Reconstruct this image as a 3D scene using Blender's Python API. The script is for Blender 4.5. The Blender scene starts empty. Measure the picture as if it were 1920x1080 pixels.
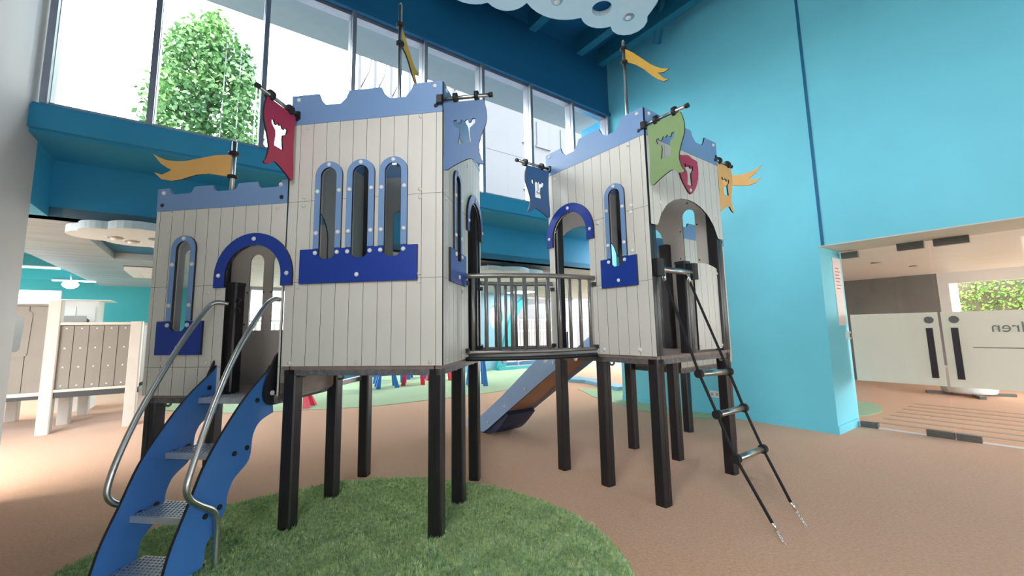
import bpy, bmesh, math, random
import numpy as np
from mathutils import Vector, Matrix
from mathutils.geometry import tessellate_polygon
random.seed(7)
K = 0.75                       # everything is laid out in survey units and scaled to metres at the end
PI = math.pi
scene = bpy.context.scene
COL = scene.collection
# ------------------------------------------------------------------ camera, sky, exposure
cam_d = bpy.data.cameras.new('camera'); cam = bpy.data.objects.new('camera', cam_d); COL.objects.link(cam)
F = 782.3; CY = 521.7; PIT = .1201; ROL = -.0191; H = 1.65
cam_d.sensor_fit = 'HORIZONTAL'; cam_d.sensor_width = 36.0; cam_d.lens = 36.0 * F / 1920.0
cam_d.shift_x = 0.0; cam_d.shift_y = (CY - 540.0) / 1920.0
cam_d.clip_start = .05; cam_d.clip_end = 300
fw = Vector((0, math.cos(PIT), math.sin(PIT))); up = Vector((0, -math.sin(PIT), math.cos(PIT))); rt = Vector((1, 0, 0))
rt2 = math.cos(ROL) * rt + math.sin(ROL) * up; up2 = -math.sin(ROL) * rt + math.cos(ROL) * up
cam.matrix_world = Matrix(((rt2.x, up2.x, -fw.x, 0), (rt2.y, up2.y, -fw.y, 0), (rt2.z, up2.z, -fw.z, H * K), (0, 0, 0, 1)))
scene.camera = cam
scene.view_settings.view_transform = 'Standard'; scene.view_settings.look = 'None'
scene.view_settings.exposure = 0.12; scene.view_settings.gamma = 1.0; scene.view_settings.use_curve_mapping = False
scene.cycles.use_denoising = True
scene.cycles.max_bounces = 10; scene.cycles.diffuse_bounces = 7; scene.cycles.glossy_bounces = 4
scene.cycles.transparent_max_bounces = 16; scene.cycles.sample_clamp_indirect = 6.0
w = bpy.data.worlds.new('overcast_sky'); scene.world = w; w.use_nodes = True
# overcast sky: even white above, dull ground light below the horizon
nt = w.node_tree; bg = nt.nodes['Background']; bg.inputs[1].default_value = 11.5
tcw = nt.nodes.new('ShaderNodeTexCoord'); sx = nt.nodes.new('ShaderNodeSeparateXYZ'); nt.links.new(tcw.outputs['Generated'], sx.inputs[0])
rw = nt.nodes.new('ShaderNodeValToRGB'); nt.links.new(sx.outputs['Z'], rw.inputs[0]); nt.links.new(rw.outputs[0], bg.inputs[0])
e = rw.color_ramp.elements; e[0].position = .0; e[0].color = (.45, .45, .43, 1); e[1].position = .03; e[1].color = (.95, .98, 1, 1)

# ------------------------------------------------------------------ frames
class Frame:
    def __init__(s, x, y, a): s.o = Vector((x, y, 0)); s.a = a
    def pt(s, x, y, z=0):
        c, n = math.cos(s.a), math.sin(s.a); return Vector((s.o.x + c * x - n * y, s.o.y + n * x + c * y, z))
    def loc(s, p):
        c, n = math.cos(s.a), math.sin(s.a); dx, dy = p[0] - s.o.x, p[1] - s.o.y; return (c * dx + n * dy, -n * dx + c * dy)
ROOM = Frame(2.45, 9.66, .6266)      # u along the window wall, v away from the camera
FM = Frame(-.581, 3.480, -.1443)     # front castle tower
FR = Frame(1.357, 3.993, 2.221 - PI / 2)   # right castle tower: x along its ladder face, y along its bridge face
WORLD = Frame(0, 0, 0)

def area(name, fr, x, y, z, sx, sz, dirv, power=0, color=(1, .98, .95)):
    l = bpy.data.lights.new(name, 'AREA'); l.shape = 'RECTANGLE'; l.size = sx * K; l.size_y = sz * K; l.energy = power; l.color = color
    o = bpy.data.objects.new(name, l); COL.objects.link(o)
    o.location = fr.pt(x, y, z)
    c, n = math.cos(fr.a), math.sin(fr.a); d = Vector((c * dirv[0] - n * dirv[1], n * dirv[0] + c * dirv[1], dirv[2]))
    o.rotation_euler = d.to_track_quat('-Z', 'Y').to_euler()
    return o

# ------------------------------------------------------------------ materials
def mat(name, col, rough=.5, metal=0, spec=.5, noise=0, nscale=8, bump=0, bscale=200, stretch=None, col2=None):
    m = bpy.data.materials.new(name); m.use_nodes = True; nt = m.node_tree; b = nt.nodes['Principled BSDF']
    b.inputs['Base Color'].default_value = (*col, 1); b.inputs['Roughness'].default_value = rough
    b.inputs['Metallic'].default_value = metal; b.inputs['Specular IOR Level'].default_value = spec
    if noise or bump:
        tc = nt.nodes.new('ShaderNodeTexCoord'); mp = nt.nodes.new('ShaderNodeMapping'); nt.links.new(tc.outputs['Object'], mp.inputs[0])
        if stretch: mp.inputs['Scale'].default_value = stretch
    if noise:
        n = nt.nodes.new('ShaderNodeTexNoise'); n.inputs['Scale'].default_value = nscale; n.inputs['Detail'].default_value = 5
        nt.links.new(mp.outputs[0], n.inputs['Vector'])
        r = nt.nodes.new('ShaderNodeValToRGB'); nt.links.new(n.outputs['Fac'], r.inputs[0])
        c2 = col2 if col2 else tuple(max(0, c * (1 - noise)) for c in col)
        c1 = col if col2 else tuple(min(1, c * (1 + noise * .6)) for c in col)
        r.color_ramp.elements[0].position = .3; r.color_ramp.elements[1].position = .7
        r.color_ramp.elements[0].color = (*c2, 1); r.color_ramp.elements[1].color = (*c1, 1)
        nt.links.new(r.outputs[0], b.inputs['Base Color'])
    if bump:
        n2 = nt.nodes.new('ShaderNodeTexNoise'); n2.inputs['Scale'].default_value = bscale; n2.inputs['Detail'].default_value = 4
        nt.links.new(mp.outputs[0], n2.inputs['Vector'])
        bp = nt.nodes.new('ShaderNodeBump'); bp.inputs['Strength'].default_value = bump; bp.inputs['Distance'].default_value = .01
        nt.links.new(n2.outputs['Fac'], bp.inputs['Height']); nt.links.new(bp.outputs[0], b.inputs['Normal'])
    return m
M = {}
M['cream'] = mat('cream_laminate', (.74, .71, .64), .42, noise=.04, nscale=3, bump=.05, bscale=300)
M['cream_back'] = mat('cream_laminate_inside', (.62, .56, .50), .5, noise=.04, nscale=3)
M['core'] = mat('black_laminate_core', (.015, .016, .02), .5, noise=.1)
M['sky_blue'] = mat('periwinkle_laminate', (.20, .34, .60), .38, noise=.03, nscale=4, bump=.04, bscale=300)
M['royal'] = mat('royal_blue_laminate', (.008, .045, .34), .38, noise=.05, nscale=4, bump=.04, bscale=300)
M['navy'] = mat('navy_slide_plastic', (.012, .03, .09), .35, noise=.05)
M['slide_blue'] = mat('slide_pale_blue', (.33, .52, .86), .4, noise=.03)
M['mid_blue'] = mat('stair_blue_laminate', (.055, .20, .56), .45, noise=.05, nscale=5, bump=.05, bscale=300)
M['banner_blue'] = mat('banner_blue_laminate', (.045, .135, .31), .4, noise=.04)
M['yellow'] = mat('yellow_laminate', (.90, .50, .14), .4, noise=.04)
M['mustard'] = mat('mustard_laminate', (.72, .43, .07), .4, noise=.04)
M['red'] = mat('crimson_laminate', (.50, .03, .09), .4, noise=.05)
M['green'] = mat('leaf_green_laminate', (.23, .34, .14), .4, noise=.05)
M['post'] = mat('dark_bronze_steel', (.016, .013, .016), .34, spec=.5, noise=.25, nscale=6, bump=.05, stretch=(8, 8, 1))
M['steel'] = mat('brushed_steel', (.56, .55, .53), .32, metal=1, noise=.12, nscale=14, bump=.1, bscale=90)
M['tread'] = mat('galvanised_tread', (.62, .64, .66), .35, metal=.55, noise=.15, nscale=20)
M['rail'] = mat('grey_painted_rail', (.30, .28, .27), .35, metal=.6, noise=.15, nscale=12)
M['black'] = mat('black_rubber', (.012, .012, .016), .55, noise=.1)
M['cap'] = mat('white_plastic_cap', (.82, .84, .84), .3, noise=.03)
M['deckrim'] = mat('galvanised_channel', (.20, .19, .20), .5, metal=.4, noise=.35, nscale=30)
M['deck'] = mat('tan_deck', (.30, .22, .19), .5, noise=.2, nscale=12)
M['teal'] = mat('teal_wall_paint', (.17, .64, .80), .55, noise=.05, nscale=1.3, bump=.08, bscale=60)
M['teal_dark'] = mat('teal_paint_in_shade', (.007, .13, .28), .6, noise=.05, nscale=1.3, bump=.06, bscale=60)  # the wall teal again, with the dimness up high put into the colour
M['reveal'] = mat('reveal_paint', (.62, .62, .56), .6, noise=.03)
M['canopy'] = mat('canopy_render', (.30, .32, .32), .8, noise=.04)
M['teal_mid'] = mat('shaded_teal_paint', (.03, .33, .56), .55, noise=.05, nscale=1.3, bump=.06, bscale=60)  # the wall teal with some of the beam and recess shade in its colour
M['teal_green'] = mat('sea_green_paint', (.03, .32, .36), .6, noise=.05, nscale=1.3)
M['white'] = mat('white_paint', (.80, .80, .79), .55, noise=.03, nscale=2)
M['left_white'] = mat('warm_white_paint', (.50, .485, .47), .6, noise=.03, nscale=2)
M['lowceil'] = mat('grey_board_ceiling', (.30, .37, .41), .6, noise=.18, nscale=1.2, stretch=(1, 6, 1))
M['cloud'] = mat('cloud_white_panel', (.66, .80, .88), .6, noise=.02)
M['alum'] = mat('silver_aluminium', (.42, .44, .50), .35, metal=.7, noise=.08)
M['grey'] = mat('grey_render', (.22, .21, .205), .8, noise=.2, nscale=1.2)
M['taupe'] = mat('taupe_panel', (.20, .175, .14), .5, noise=.06, nscale=4)
M['beige_post'] = mat('beige_lacquer', (.52, .48, .42), .45, noise=.04)
M['slide_bed'] = mat('brown_slide_bed', (.40, .20, .12), .35, noise=.1, nscale=5)
M['toy_blue'] = mat('toy_blue_plastic', (.01, .16, .52), .4, noise=.05)
M['toy_red'] = mat('toy_red_plastic', (.60, .015, .05), .4, noise=.05)
M['leafm'] = mat('leaf_green', (.22, .42, .13), .5, noise=.45, nscale=1.6, col2=(.07, .18, .08))
M['bark'] = mat('bark_brown', (.16, .12, .08), .8, noise=.3)
M['hedge'] = mat('hedge_yellow_green', (.30, .50, .06), .6, noise=.5, nscale=6, col2=(.08, .25, .04))
M['facade'] = mat('pale_facade_render', (.085, .088, .10), .8, noise=.04, nscale=.6)
M['facade_win'] = mat('facade_window_grey', (.045, .05, .07), .4, noise=.1)
M['frost'] = mat('frosted_film', (.86, .84, .79), .7, noise=.02)
nt = M['frost'].node_tree; pb = nt.nodes['Principled BSDF']; tl = nt.nodes.new('ShaderNodeBsdfTranslucent'); tl.inputs[0].default_value = (.92, .90, .84, 1)
mx = nt.nodes.new('ShaderNodeMixShader'); mx.inputs[0].default_value = .5; nt.links.new(pb.outputs[0], mx.inputs[1]); nt.links.new(tl.outputs[0], mx.inputs[2]); nt.links.new(mx.outputs[0], nt.nodes['Material Output'].inputs[0])
M['letter'] = mat('grey_lettering', (.20, .21, .21), .5, noise=.03)
M['patch'] = mat('dull_patch_fitting', (.16, .16, .15), .4, metal=.5, noise=.1)
M['handle'] = mat('dark_bar_handle', (.03, .022, .03), .4, noise=.1)
M['paper'] = mat('notice_paper', (.80, .70, .69), .5, noise=.04, nscale=9)
M['chain'] = mat('zinc_chain', (.75, .75, .75), .25, metal=.9, noise=.1)
M['rope'] = mat('black_rope', (.014, .014, .017), .8, noise=.2, nscale=60, bump=.4, bscale=300)
M['joist'] = mat('joist_teal_paint', (.01, .16, .25), .6, noise=.08)
M['curb'] = mat('blue_curb', (.18, .38, .52), .6, noise=.05)
def carpet(name, c1, c2, scale):
    m = mat(name, c1, .85, spec=.25, noise=.3, nscale=scale, col2=c2, bump=.9, bscale=170)
    b = m.node_tree.nodes['Principled BSDF']; b.inputs['Sheen Weight'].default_value = .8; b.inputs['Sheen Roughness'].default_value = .22; b.inputs['Sheen Tint'].default_value = (*[min(1, .7 + .3 * c) for c in c1], 1)
    return m
M['sand'] = carpet('sand_carpet', (.80, .42, .22), (.64, .31, .15), 55)
M['turf'] = carpet('green_turf', (.40, .60, .34), (.26, .46, .22), 70)
M['blade'] = mat('turf_blade', (.86, .93, .52), .55, noise=.5, nscale=42, col2=(.16, .36, .08))
M['stripe'] = carpet('grey_stripe_carpet', (.56, .33, .20), (.44, .25, .15), 55)
# clear glass: transparent with a faint gloss
def glass(name, tint, gl):
    m = bpy.data.materials.new(name); m.use_nodes = True; nt = m.node_tree; nt.nodes.remove(nt.nodes['Principled BSDF'])
    out = nt.nodes['Material Output']; t = nt.nodes.new('ShaderNodeBsdfTransparent'); t.inputs[0].default_value = (*tint, 1)
    g = nt.nodes.new('ShaderNodeBsdfGlossy'); g.inputs['Roughness'].default_value = .03
    fr = nt.nodes.new('ShaderNodeFresnel'); fr.inputs[0].default_value = 1.45
    mu = nt.nodes.new('ShaderNodeMath'); mu.operation = 'MULTIPLY'; mu.inputs[1].default_value = gl; nt.links.new(fr.outputs[0], mu.inputs[0])
    ge = nt.nodes.new('ShaderNodeNewGeometry'); bf = nt.nodes.new('ShaderNodeMath'); bf.operation = 'SUBTRACT'; bf.inputs[0].default_value = 1; nt.links.new(ge.outputs['Backfacing'], bf.inputs[1])
    m2 = nt.nodes.new('ShaderNodeMath'); m2.operation = 'MULTIPLY'; nt.links.new(mu.outputs[0], m2.inputs[0]); nt.links.new(bf.outputs[0], m2.inputs[1])
    mx = nt.nodes.new('ShaderNodeMixShader'); nt.links.new(m2.outputs[0], mx.inputs[0]); nt.links.new(t.outputs[0], mx.inputs[1]); nt.links.new(g.outputs[0], mx.inputs[2])
    nt.links.new(mx.outputs[0], out.inputs[0]); return m
M['glass'] = glass('clear_glass', (.97, .99, .985), 1.0)
M['pane'] = glass('smoked_pane', (.80, .84, .86), 1.4)
def emit(name, col, s):
    m = bpy.data.materials.new(name); m.use_nodes = True; b = m.node_tree.nodes['Principled BSDF']
    b.inputs['Emission Color'].default_value = (*col, 1); b.inputs['Emission Strength'].default_value = s; return m
M['lamp'] = emit('lamp_diffuser', (1, 1, 1), 9)

# ------------------------------------------------------------------ mesh builder
class MB:
    def __init__(s): s.v = []; s.f = []; s.m = []; s.sm = []
    def add(s, vs, fs, mi=0, sm=False):
        b = len(s.v); s.v += [tuple(x) for x in vs]
        for f in fs: s.f.append([b + i for i in f]); s.m.append(mi); s.sm.append(sm)
        return s
    def box(s, a, b, mi=0, bev=0, rot=None):
        (x0, y0, z0), (x1, y1, z1) = a, b
        x0, x1 = min(x0, x1), max(x0, x1); y0, y1 = min(y0, y1), max(y0, y1); z0, z1 = min(z0, z1), max(z0, z1)
        if bev:   # bevelled vertical edges
            e = bev; ring = [(x0 + e, y0), (x1 - e, y0), (x1, y0 + e), (x1, y1 - e), (x1 - e, y1), (x0 + e, y1), (x0, y1 - e), (x0, y0 + e)]
            n = 8; vs = [(x, y, z0) for x, y in ring] + [(x, y, z1) for x, y in ring]
            fs = [(i, (i + 1) % n, n + (i + 1) % n, n + i) for i in range(n)] + [tuple(range(n - 1, -1, -1)), tuple(range(n, 2 * n))]
        else:
            vs = [(x0, y0, z0), (x1, y0, z0), (x1, y1, z0), (x0, y1, z0), (x0, y0, z1), (x1, y0, z1), (x1, y1, z1), (x0, y1, z1)]
            fs = [(3, 2, 1, 0), (4, 5, 6, 7), (0, 1, 5, 4), (1, 2, 6, 5), (2, 3, 7, 6), (3, 0, 4, 7)]
        if rot is not None: vs = [rot(v) for v in vs]
        return s.add(vs, fs, mi)
    def tube(s, pts, r, n=10, mi=0, r2=None, closed=False):
        P = [Vector(p) for p in pts]; N = len(P); rings = []; ref = None
        for i in range(N):
            if closed: t = P[(i + 1) % N] - P[i - 1]
            else: t = P[min(i + 1, N - 1)] - P[max(i - 1, 0)]
            t.normalize()
            if ref is None: ref = t.orthogonal().normalized()
            ref = (ref - t * ref.dot(t)).normalized(); b = t.cross(ref)
            rr = r if r2 is None else r + (r2 - r) * i / (N - 1)
            rings.append([P[i] + (ref * math.cos(2 * PI * k / n) + b * math.sin(2 * PI * k / n)) * rr for k in range(n)])
        vs = [v for R in rings for v in R]; fs = []
        for i in range(N if closed else N - 1):
            j = (i + 1) % N
            for k in range(n): fs.append((i * n + k, i * n + (k + 1) % n, j * n + (k + 1) % n, j * n + k))
        s.add(vs, fs, mi, True)
        if not closed: s.add(rings[0], [tuple(range(n - 1, -1, -1))], mi); s.add(rings[-1], [tuple(range(n))], mi)
        return s
    def prism(s, loops, P, d0, d1, mf=0, me=1, mb=None):
        """loops of (s,z): first the outline, then holes; P(s,d,z) maps to 3-D; d0 outer face, d1 inner face"""
        tris = tessellate_polygon([[Vector((a, b, 0)) for a, b in L] for L in loops]); flat = [p for L in loops for p in L]; n = len(flat)
        vs = [P(a, d0, b) for a, b in flat]; s.add(vs, [tuple(t) for t in tris], mf)
        vs = [P(a, d1, b) for a, b in flat]; s.add(vs, [tuple(t)[::-1] for t in tris], mf if mb is None else mb)
        for L in loops:
            k = len(L); vs = [P(a, d0, b) for a, b in L] + [P(a, d1, b) for a, b in L]
            s.add(vs, [(i, (i + 1) % k, k + (i + 1) % k, k + i) for i in range(k)], me)
        return s
    def lathe(s, c, prof, n=16, mi=0):
        vs = []; fs = []
        for r, z in prof:
            for k in range(n): vs.append((c[0] + r * math.cos(2 * PI * k / n), c[1] + r * math.sin(2 * PI * k / n), c[2] + z))
        for i in range(len(prof) - 1):
            for k in range(n): fs.append((i * n + k, i * n + (k + 1) % n, (i + 1) * n + (k + 1) % n, (i + 1) * n + k))
        fs.append(tuple(range(n - 1, -1, -1))); fs.append(tuple(range((len(prof) - 1) * n, len(prof) * n)))
        return s.add(vs, fs, mi, True)
def mesh(name, mb, mats):
    me = bpy.data.meshes.new(name); me.from_pydata([tuple(v) for v in mb.v], [], mb.f)
    for m in mats: me.materials.append(M[m])
    me.polygons.foreach_set('material_index', mb.m); me.polygons.foreach_set('use_smooth', mb.sm)
    bm = bmesh.new(); bm.from_mesh(me); bmesh.ops.remove_doubles(bm, verts=bm.verts, dist=1e-5); bmesh.ops.recalc_face_normals(bm, faces=bm.faces)
    bm.to_mesh(me); bm.free(); return me
def link(name, me, parent=None, loc=None, rz=None):
    o = bpy.data.objects.new(name, me); COL.objects.link(o)
    if parent is not None: o.parent = parent
    if loc is not None: o.location = loc
    if rz is not None: o.rotation_euler = (0, 0, rz)
    return o
def obj(name, mb, mats, parent=None, fr=None):
    if isinstance(mats, str): mats = (mats,)
    o = link(name, mesh(name, mb, mats), parent)
    if fr is not None: o.location = fr.o; o.rotation_euler = (0, 0, fr.a)
    return o
def thing(name, label, cat, fr=WORLD, base=(0, 0, 0), group=None):
    """Empty at the thing's base; its parts are written in frame coordinates relative to that base"""
    o = bpy.data.objects.new(name, None); COL.objects.link(o); o.empty_display_size = .2
    o.location = fr.pt(*base); o.rotation_euler = (0, 0, fr.a); o['label'] = label; o['category'] = cat
    if group: o['group'] = group
    o['base'] = list(base)
    return o
def part(name, mb, mats, t):
    b = t.get('base', None); off = Vector(b) if b is not None else Vector((0, 0, 0))
    if off.length: mb.v = [(v[0] - off.x, v[1] - off.y, v[2] - off.z) for v in mb.v]
    return obj(name, mb, mats, t)
def sub(name, mb, mats, p):     # sub-part of part p (same coordinates as the thing's part)
    t = p.parent; b = t.get('base', None) if t else None
    if b is not None: mb.v = [(v[0] - b[0], v[1] - b[1], v[2] - b[2]) for v in mb.v]
    return obj(name, mb, mats, p)
def tag(o, label, cat, group=None, kind=None):
    o['label'] = label; o['category'] = cat
    if group: o['group'] = group
    if kind: o['kind'] = kind
    return o
def struct(name, mb, mats, fr=ROOM):
    o = obj(name, mb, mats, None, fr); o['kind'] = 'structure'; return o
def smooth(pts, n=6, closed=False):
    """Catmull-Rom through points"""
    out = []; N = len(pts); rng = range(N if closed else N - 1)
    g = lambda i: pts[i % N] if closed else pts[min(max(i, 0), N - 1)]
    for i in rng:
        p0, p1, p2, p3 = (np.array(g(i + k), float) for k in (-1, 0, 1, 2))
        for k in range(n):
            t = k / n; out.append(tuple(.5 * ((2 * p1) + (-p0 + p2) * t + (2 * p0 - 5 * p1 + 4 * p2 - p3) * t * t + (-p0 + 3 * p1 - 3 * p2 + p3) * t ** 3)))
    if not closed: out.append(tuple(pts[-1]))
    return out

# ------------------------------------------------------------------ room shell (room frame u, v, z)
def rectgrid(mb, plane, rects, mi=0): pass
mb = MB().box((-13.5, -12, -.1), (12.5, 16, 0)); struct('floor', mb, 'sand')
# right wall: u = 0, thickness to u = .95, from the window wall to the door opening and on above the door
mb = MB().box((0, -4.0, 0), (.95, .0, 8.1)); struct('wall_right', mb, 'teal')
mb = MB().box((0, -12, 2.84), (.95, -4.0, 8.1)); mb.box((0, -12, 0), (.95, -8.2, 2.84)); struct('wall_right_door_side', mb, 'teal')
mb = MB().box((.0, -8.2, 2.825), (.95, -4.0, 2.84)); struct('trim_1', mb, 'reveal')
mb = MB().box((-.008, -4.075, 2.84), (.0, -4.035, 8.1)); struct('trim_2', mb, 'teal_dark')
mb = MB().box((-.018, -4.0, 0), (.0, .0, .12)); mb.box((-.018, -4.018, 0), (.87, -4.0, .12)); struct('baseboard_right', mb, 'teal')
# window wall: band above the glass, beam under it, recessed fascia, low ceiling behind
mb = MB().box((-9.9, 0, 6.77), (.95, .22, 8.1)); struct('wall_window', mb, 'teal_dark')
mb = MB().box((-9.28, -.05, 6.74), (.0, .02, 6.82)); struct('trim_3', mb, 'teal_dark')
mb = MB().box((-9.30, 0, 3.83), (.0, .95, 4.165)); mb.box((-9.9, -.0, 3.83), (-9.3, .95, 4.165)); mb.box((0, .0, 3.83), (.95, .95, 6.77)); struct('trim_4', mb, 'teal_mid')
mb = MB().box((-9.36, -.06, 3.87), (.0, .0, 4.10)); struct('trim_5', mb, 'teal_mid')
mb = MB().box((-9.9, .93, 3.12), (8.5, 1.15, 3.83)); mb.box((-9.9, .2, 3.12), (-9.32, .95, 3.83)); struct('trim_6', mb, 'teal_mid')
# curved cove at the left end of the recess
vs = []; fs = []
for i in range(9):
    a = PI / 2 * i / 8; vs += [(-9.32 + .5 * (1 - math.cos(a)) - .0, .3 + .0 * i, 3.62 - .5 * math.sin(a)), (-9.32 + .5 * (1 - math.cos(a)), .95, 3.62 - .5 * math.sin(a))]
for i in range(8): fs.append((2 * i, 2 * i + 1, 2 * i + 3, 2 * i + 2))
# low ceiling with a sunken dark bay
LCz = 3.12
mb = MB()
for (a, b, c, d) in ((-10.3, .93, -9.2, 10.6), (-9.2, .93, 8.5, 2.4), (-9.2, 4.4, 8.5, 5.4), (-9.2, 7.6, 8.5, 10.6), (-8.3, 2.4, 8.5, 4.4), (-8.3, 5.4, 8.5, 7.6)): mb.box((a, b, LCz), (c, d, LCz + .12))
struct('ceiling_low', mb, 'lowceil')
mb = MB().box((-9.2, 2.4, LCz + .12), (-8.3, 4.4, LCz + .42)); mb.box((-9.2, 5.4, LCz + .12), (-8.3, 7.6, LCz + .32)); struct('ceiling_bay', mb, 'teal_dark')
mb = MB().box((-13.5, .93, LCz + .25), (-10.3, 10.6, LCz + .35)); struct('ceiling_left', mb, 'teal_green')
for i, v in enumerate((4.3, 6.4, 9.2)):
    mb = MB().box((-13.4, v, LCz + .02), (-10.3, v + .14, LCz + .26)); struct('trim_%d' % (7 + i), mb, 'teal_green')
struct('roof_low', MB().box((-13.6, 1.15, 3.62), (8.5, 10.7, 3.72)), 'facade')
mb = MB().box((-13.5, 10.5, 0), (-7.9, 10.7, 3.5)); struct('wall_back', mb, 'teal_green')
mb = MB().box((-7.95, 9.3, 0), (-7.85, 10.6, 3.12)); struct('wall_back_return', mb, 'teal_green')
mb = MB().box((-13.6, .9, 0), (-13.5, 10.7, .25)).box((-13.6, .9, 3.1), (-13.5, 10.7, 3.5)).box((-13.6, .9, .25), (-13.5, 5.0, 3.1))
for v in (.9, 3.3, 5.7, 8.1, 10.5): mb.box((-13.6, v, .25), (-13.5, v + .12, 3.1))
struct('wall_far_left', mb, 'white')  # unseen openings added here to let light into the low area
# left wall of the big room
# window openings added nearer the camera, out of frame, to bring light from the left
mb = MB().box((-9.9, -2.2, 0), (-9.32, .3, 8.1)).box((-9.9, -12, 6.5), (-9.32, -2.2, 8.1)).box((-9.9, -12, 0), (-9.32, -2.2, 3.3)).box((-9.9, -12, 3.3), (-9.32, -9.2, 6.5)).box((-9.9, -5.4, 3.3), (-9.32, -2.2, 6.5))
for v in (-7.0,): mb.box((-9.9, v - .1, 3.3), (-9.7, v + .1, 6.5))
struct('wall_left', mb, 'left_white')
# upper ceiling, joists, rear wall with an unseen low gap added behind the camera for light
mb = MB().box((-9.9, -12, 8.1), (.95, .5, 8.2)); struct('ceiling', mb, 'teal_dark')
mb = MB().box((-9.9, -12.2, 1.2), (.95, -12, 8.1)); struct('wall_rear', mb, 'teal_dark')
for k, (u, v1) in enumerate(((-.55, -6), (-1.25, -6), (-2.6, -6), (-3.9, -6), (-5.2, -6))):
    mb = MB().box((u - .09, -11.9, 7.72), (u + .09, -.28, 8.1)); struct('trim_%d' % (11 + k), mb, 'joist')
mb = MB().tube([(-.30, -1.62, 7.58), (-.50, -1.86, 7.86), (-.68, -2.06, 8.1)], .085, 12); tag(obj('ceiling_duct', mb, 'joist', None, ROOM), 'teal painted pipe dropping diagonally from the high ceiling beside the right wall', 'pipe')

# upper windows: eight bays
MU = [-9.24, -8.37, -7.215, -6.03, -4.81, -3.63, -2.445, -1.235, -.06]
for i in range(8):
    a, b = MU[i], MU[i + 1]
    mb = MB()
    mb.box((a, .06, 4.165), (a + .035, .22, 6.77)); mb.box((b - .035, .06, 4.165), (b, .22, 6.77))
    mb.box((a, .06, 4.165), (b, .22, 4.215)); mb.box((a, .06, 6.70), (b, .22, 6.77))
    o = struct('window_%d' % (i + 1), mb, 'alum')
    g = obj('window_pane', MB().box((a + .03, .135, 4.21), (b - .03, .147, 6.71)), 'glass', o)
for i in range(9):
    mb = MB().box((MU[i] - .03, -.02, 4.165), (MU[i] + .03, .2, 6.77)); struct('trim_%d' % (20 + i), mb, 'alum')

# rear glazing of the low area (v = 9.1) with white upright slats outside
GA, GB = -7.85, 8.5
n = 14
for i in range(n):
    a = GA + (GB - GA) * i / n; b = GA + (GB - GA) * (i + 1) / n
    mb = MB().box((a, 9.08, 0), (a + .05, 9.18, 3.12)); mb.box((b - .05, 9.08, 0), (b, 9.18, 3.12)); mb.box((a, 9.08, 0), (b, 9.18, .16), 1); mb.box((a, 9.08, 2.02), (b, 9.16, 2.06)); mb.box((a, 9.08, 3.02), (b, 9.18, 3.12))
    o = struct('window_%d' % (9 + i), mb, ('alum', 'teal_dark'))
    obj('window_pane', MB().box((a + .05, 9.12, .16), (b - .05, 9.13, 3.02)), 'glass', o)
t = thing('picket_fence', 'long white picket fence outside the rear glazing behind the castle', 'fence', ROOM, (0, 9.9, 0))
part('fence_rail', MB().box((-6.5, 9.97, .4), (8.5, 10.0, .47)), 'white', t); part('fence_rail', MB().box((-6.5, 9.97, 1.5), (8.5, 10.0, 1.57)), 'white', t)
pk = mesh('picket', MB().box((-.045, -.03, .12), (.045, 0, 1.95)).add([(-.045, -.03, 1.95), (.045, -.03, 1.95), (0, -.03, 2.03), (-.045, 0, 1.95), (.045, 0, 1.95), (0, 0, 2.03)], [(0, 1, 2), (5, 4, 3), (0, 2, 5, 3), (2, 1, 4, 5)]), [M and 'white'])
for i in range(82): link('picket', pk, t, (-6.4 + i * .182, .07, 0))

# ------------------------------------------------------------------ glass doors on the right (plane u = .87)
def door(idx, v0, v1, hinge_v, hv):
    o = struct('door_%d' % idx, MB().box((.865, v0, .03), (.877, v1, 2.79)), 'glass')
    obj('frosted_film', MB().box((.878, v0 + .005, .72), (.88, v1 - .005, 1.77)), 'frost', o)
    hd = obj('door_handle', MB().box((.80, hv - .035, .835), (.83, hv + .035, 1.545)).box((.82, hv - .02, .9), (.865, hv + .02, .93)).box((.82, hv - .02, 1.45), (.865, hv + .02, 1.48)), 'handle', o)
    lk = MB(); lk.tube([(.845, hv, 1.66), (.885, hv, 1.66)], .05, 20); obj('door_lock', lk, 'patch', o)
    return o
d1 = door(1, -5.08, -4.05, -4.05, -4.98)
d2 = door(2, -6.35, -5.10, -6.4, -5.235)
d3 = struct('door_3', MB().box((.865, -8.2, .03), (.877, -6.37, 2.79)), 'glass'); obj('frosted_film', MB().box((.878, -8.19, .72), (.88, -6.38, 1.77)), 'frost', d3)
for d, va, vb, z0, z1 in ((d1, -4.04, -4.26, 2.70, 2.80), (d1, -4.74, -5.04, 2.72, 2.83), (d2, -5.14, -5.50, 2.72, 2.83), (d1, -4.04, -4.26, .0, .08), (d1, -4.80, -5.085, .0, .09), (d2, -5.10, -5.34, .0, .09), (d2, -6.1, -6.34, 0, .09)):
    obj('patch_fitting', MB().box((.83, vb, z0), (.91, va, z1)), 'patch', d)
mb = MB().box((.84, -8.2, 0), (.9, -4.0, .012)); struct('trim_30', mb, 'white')
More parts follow.
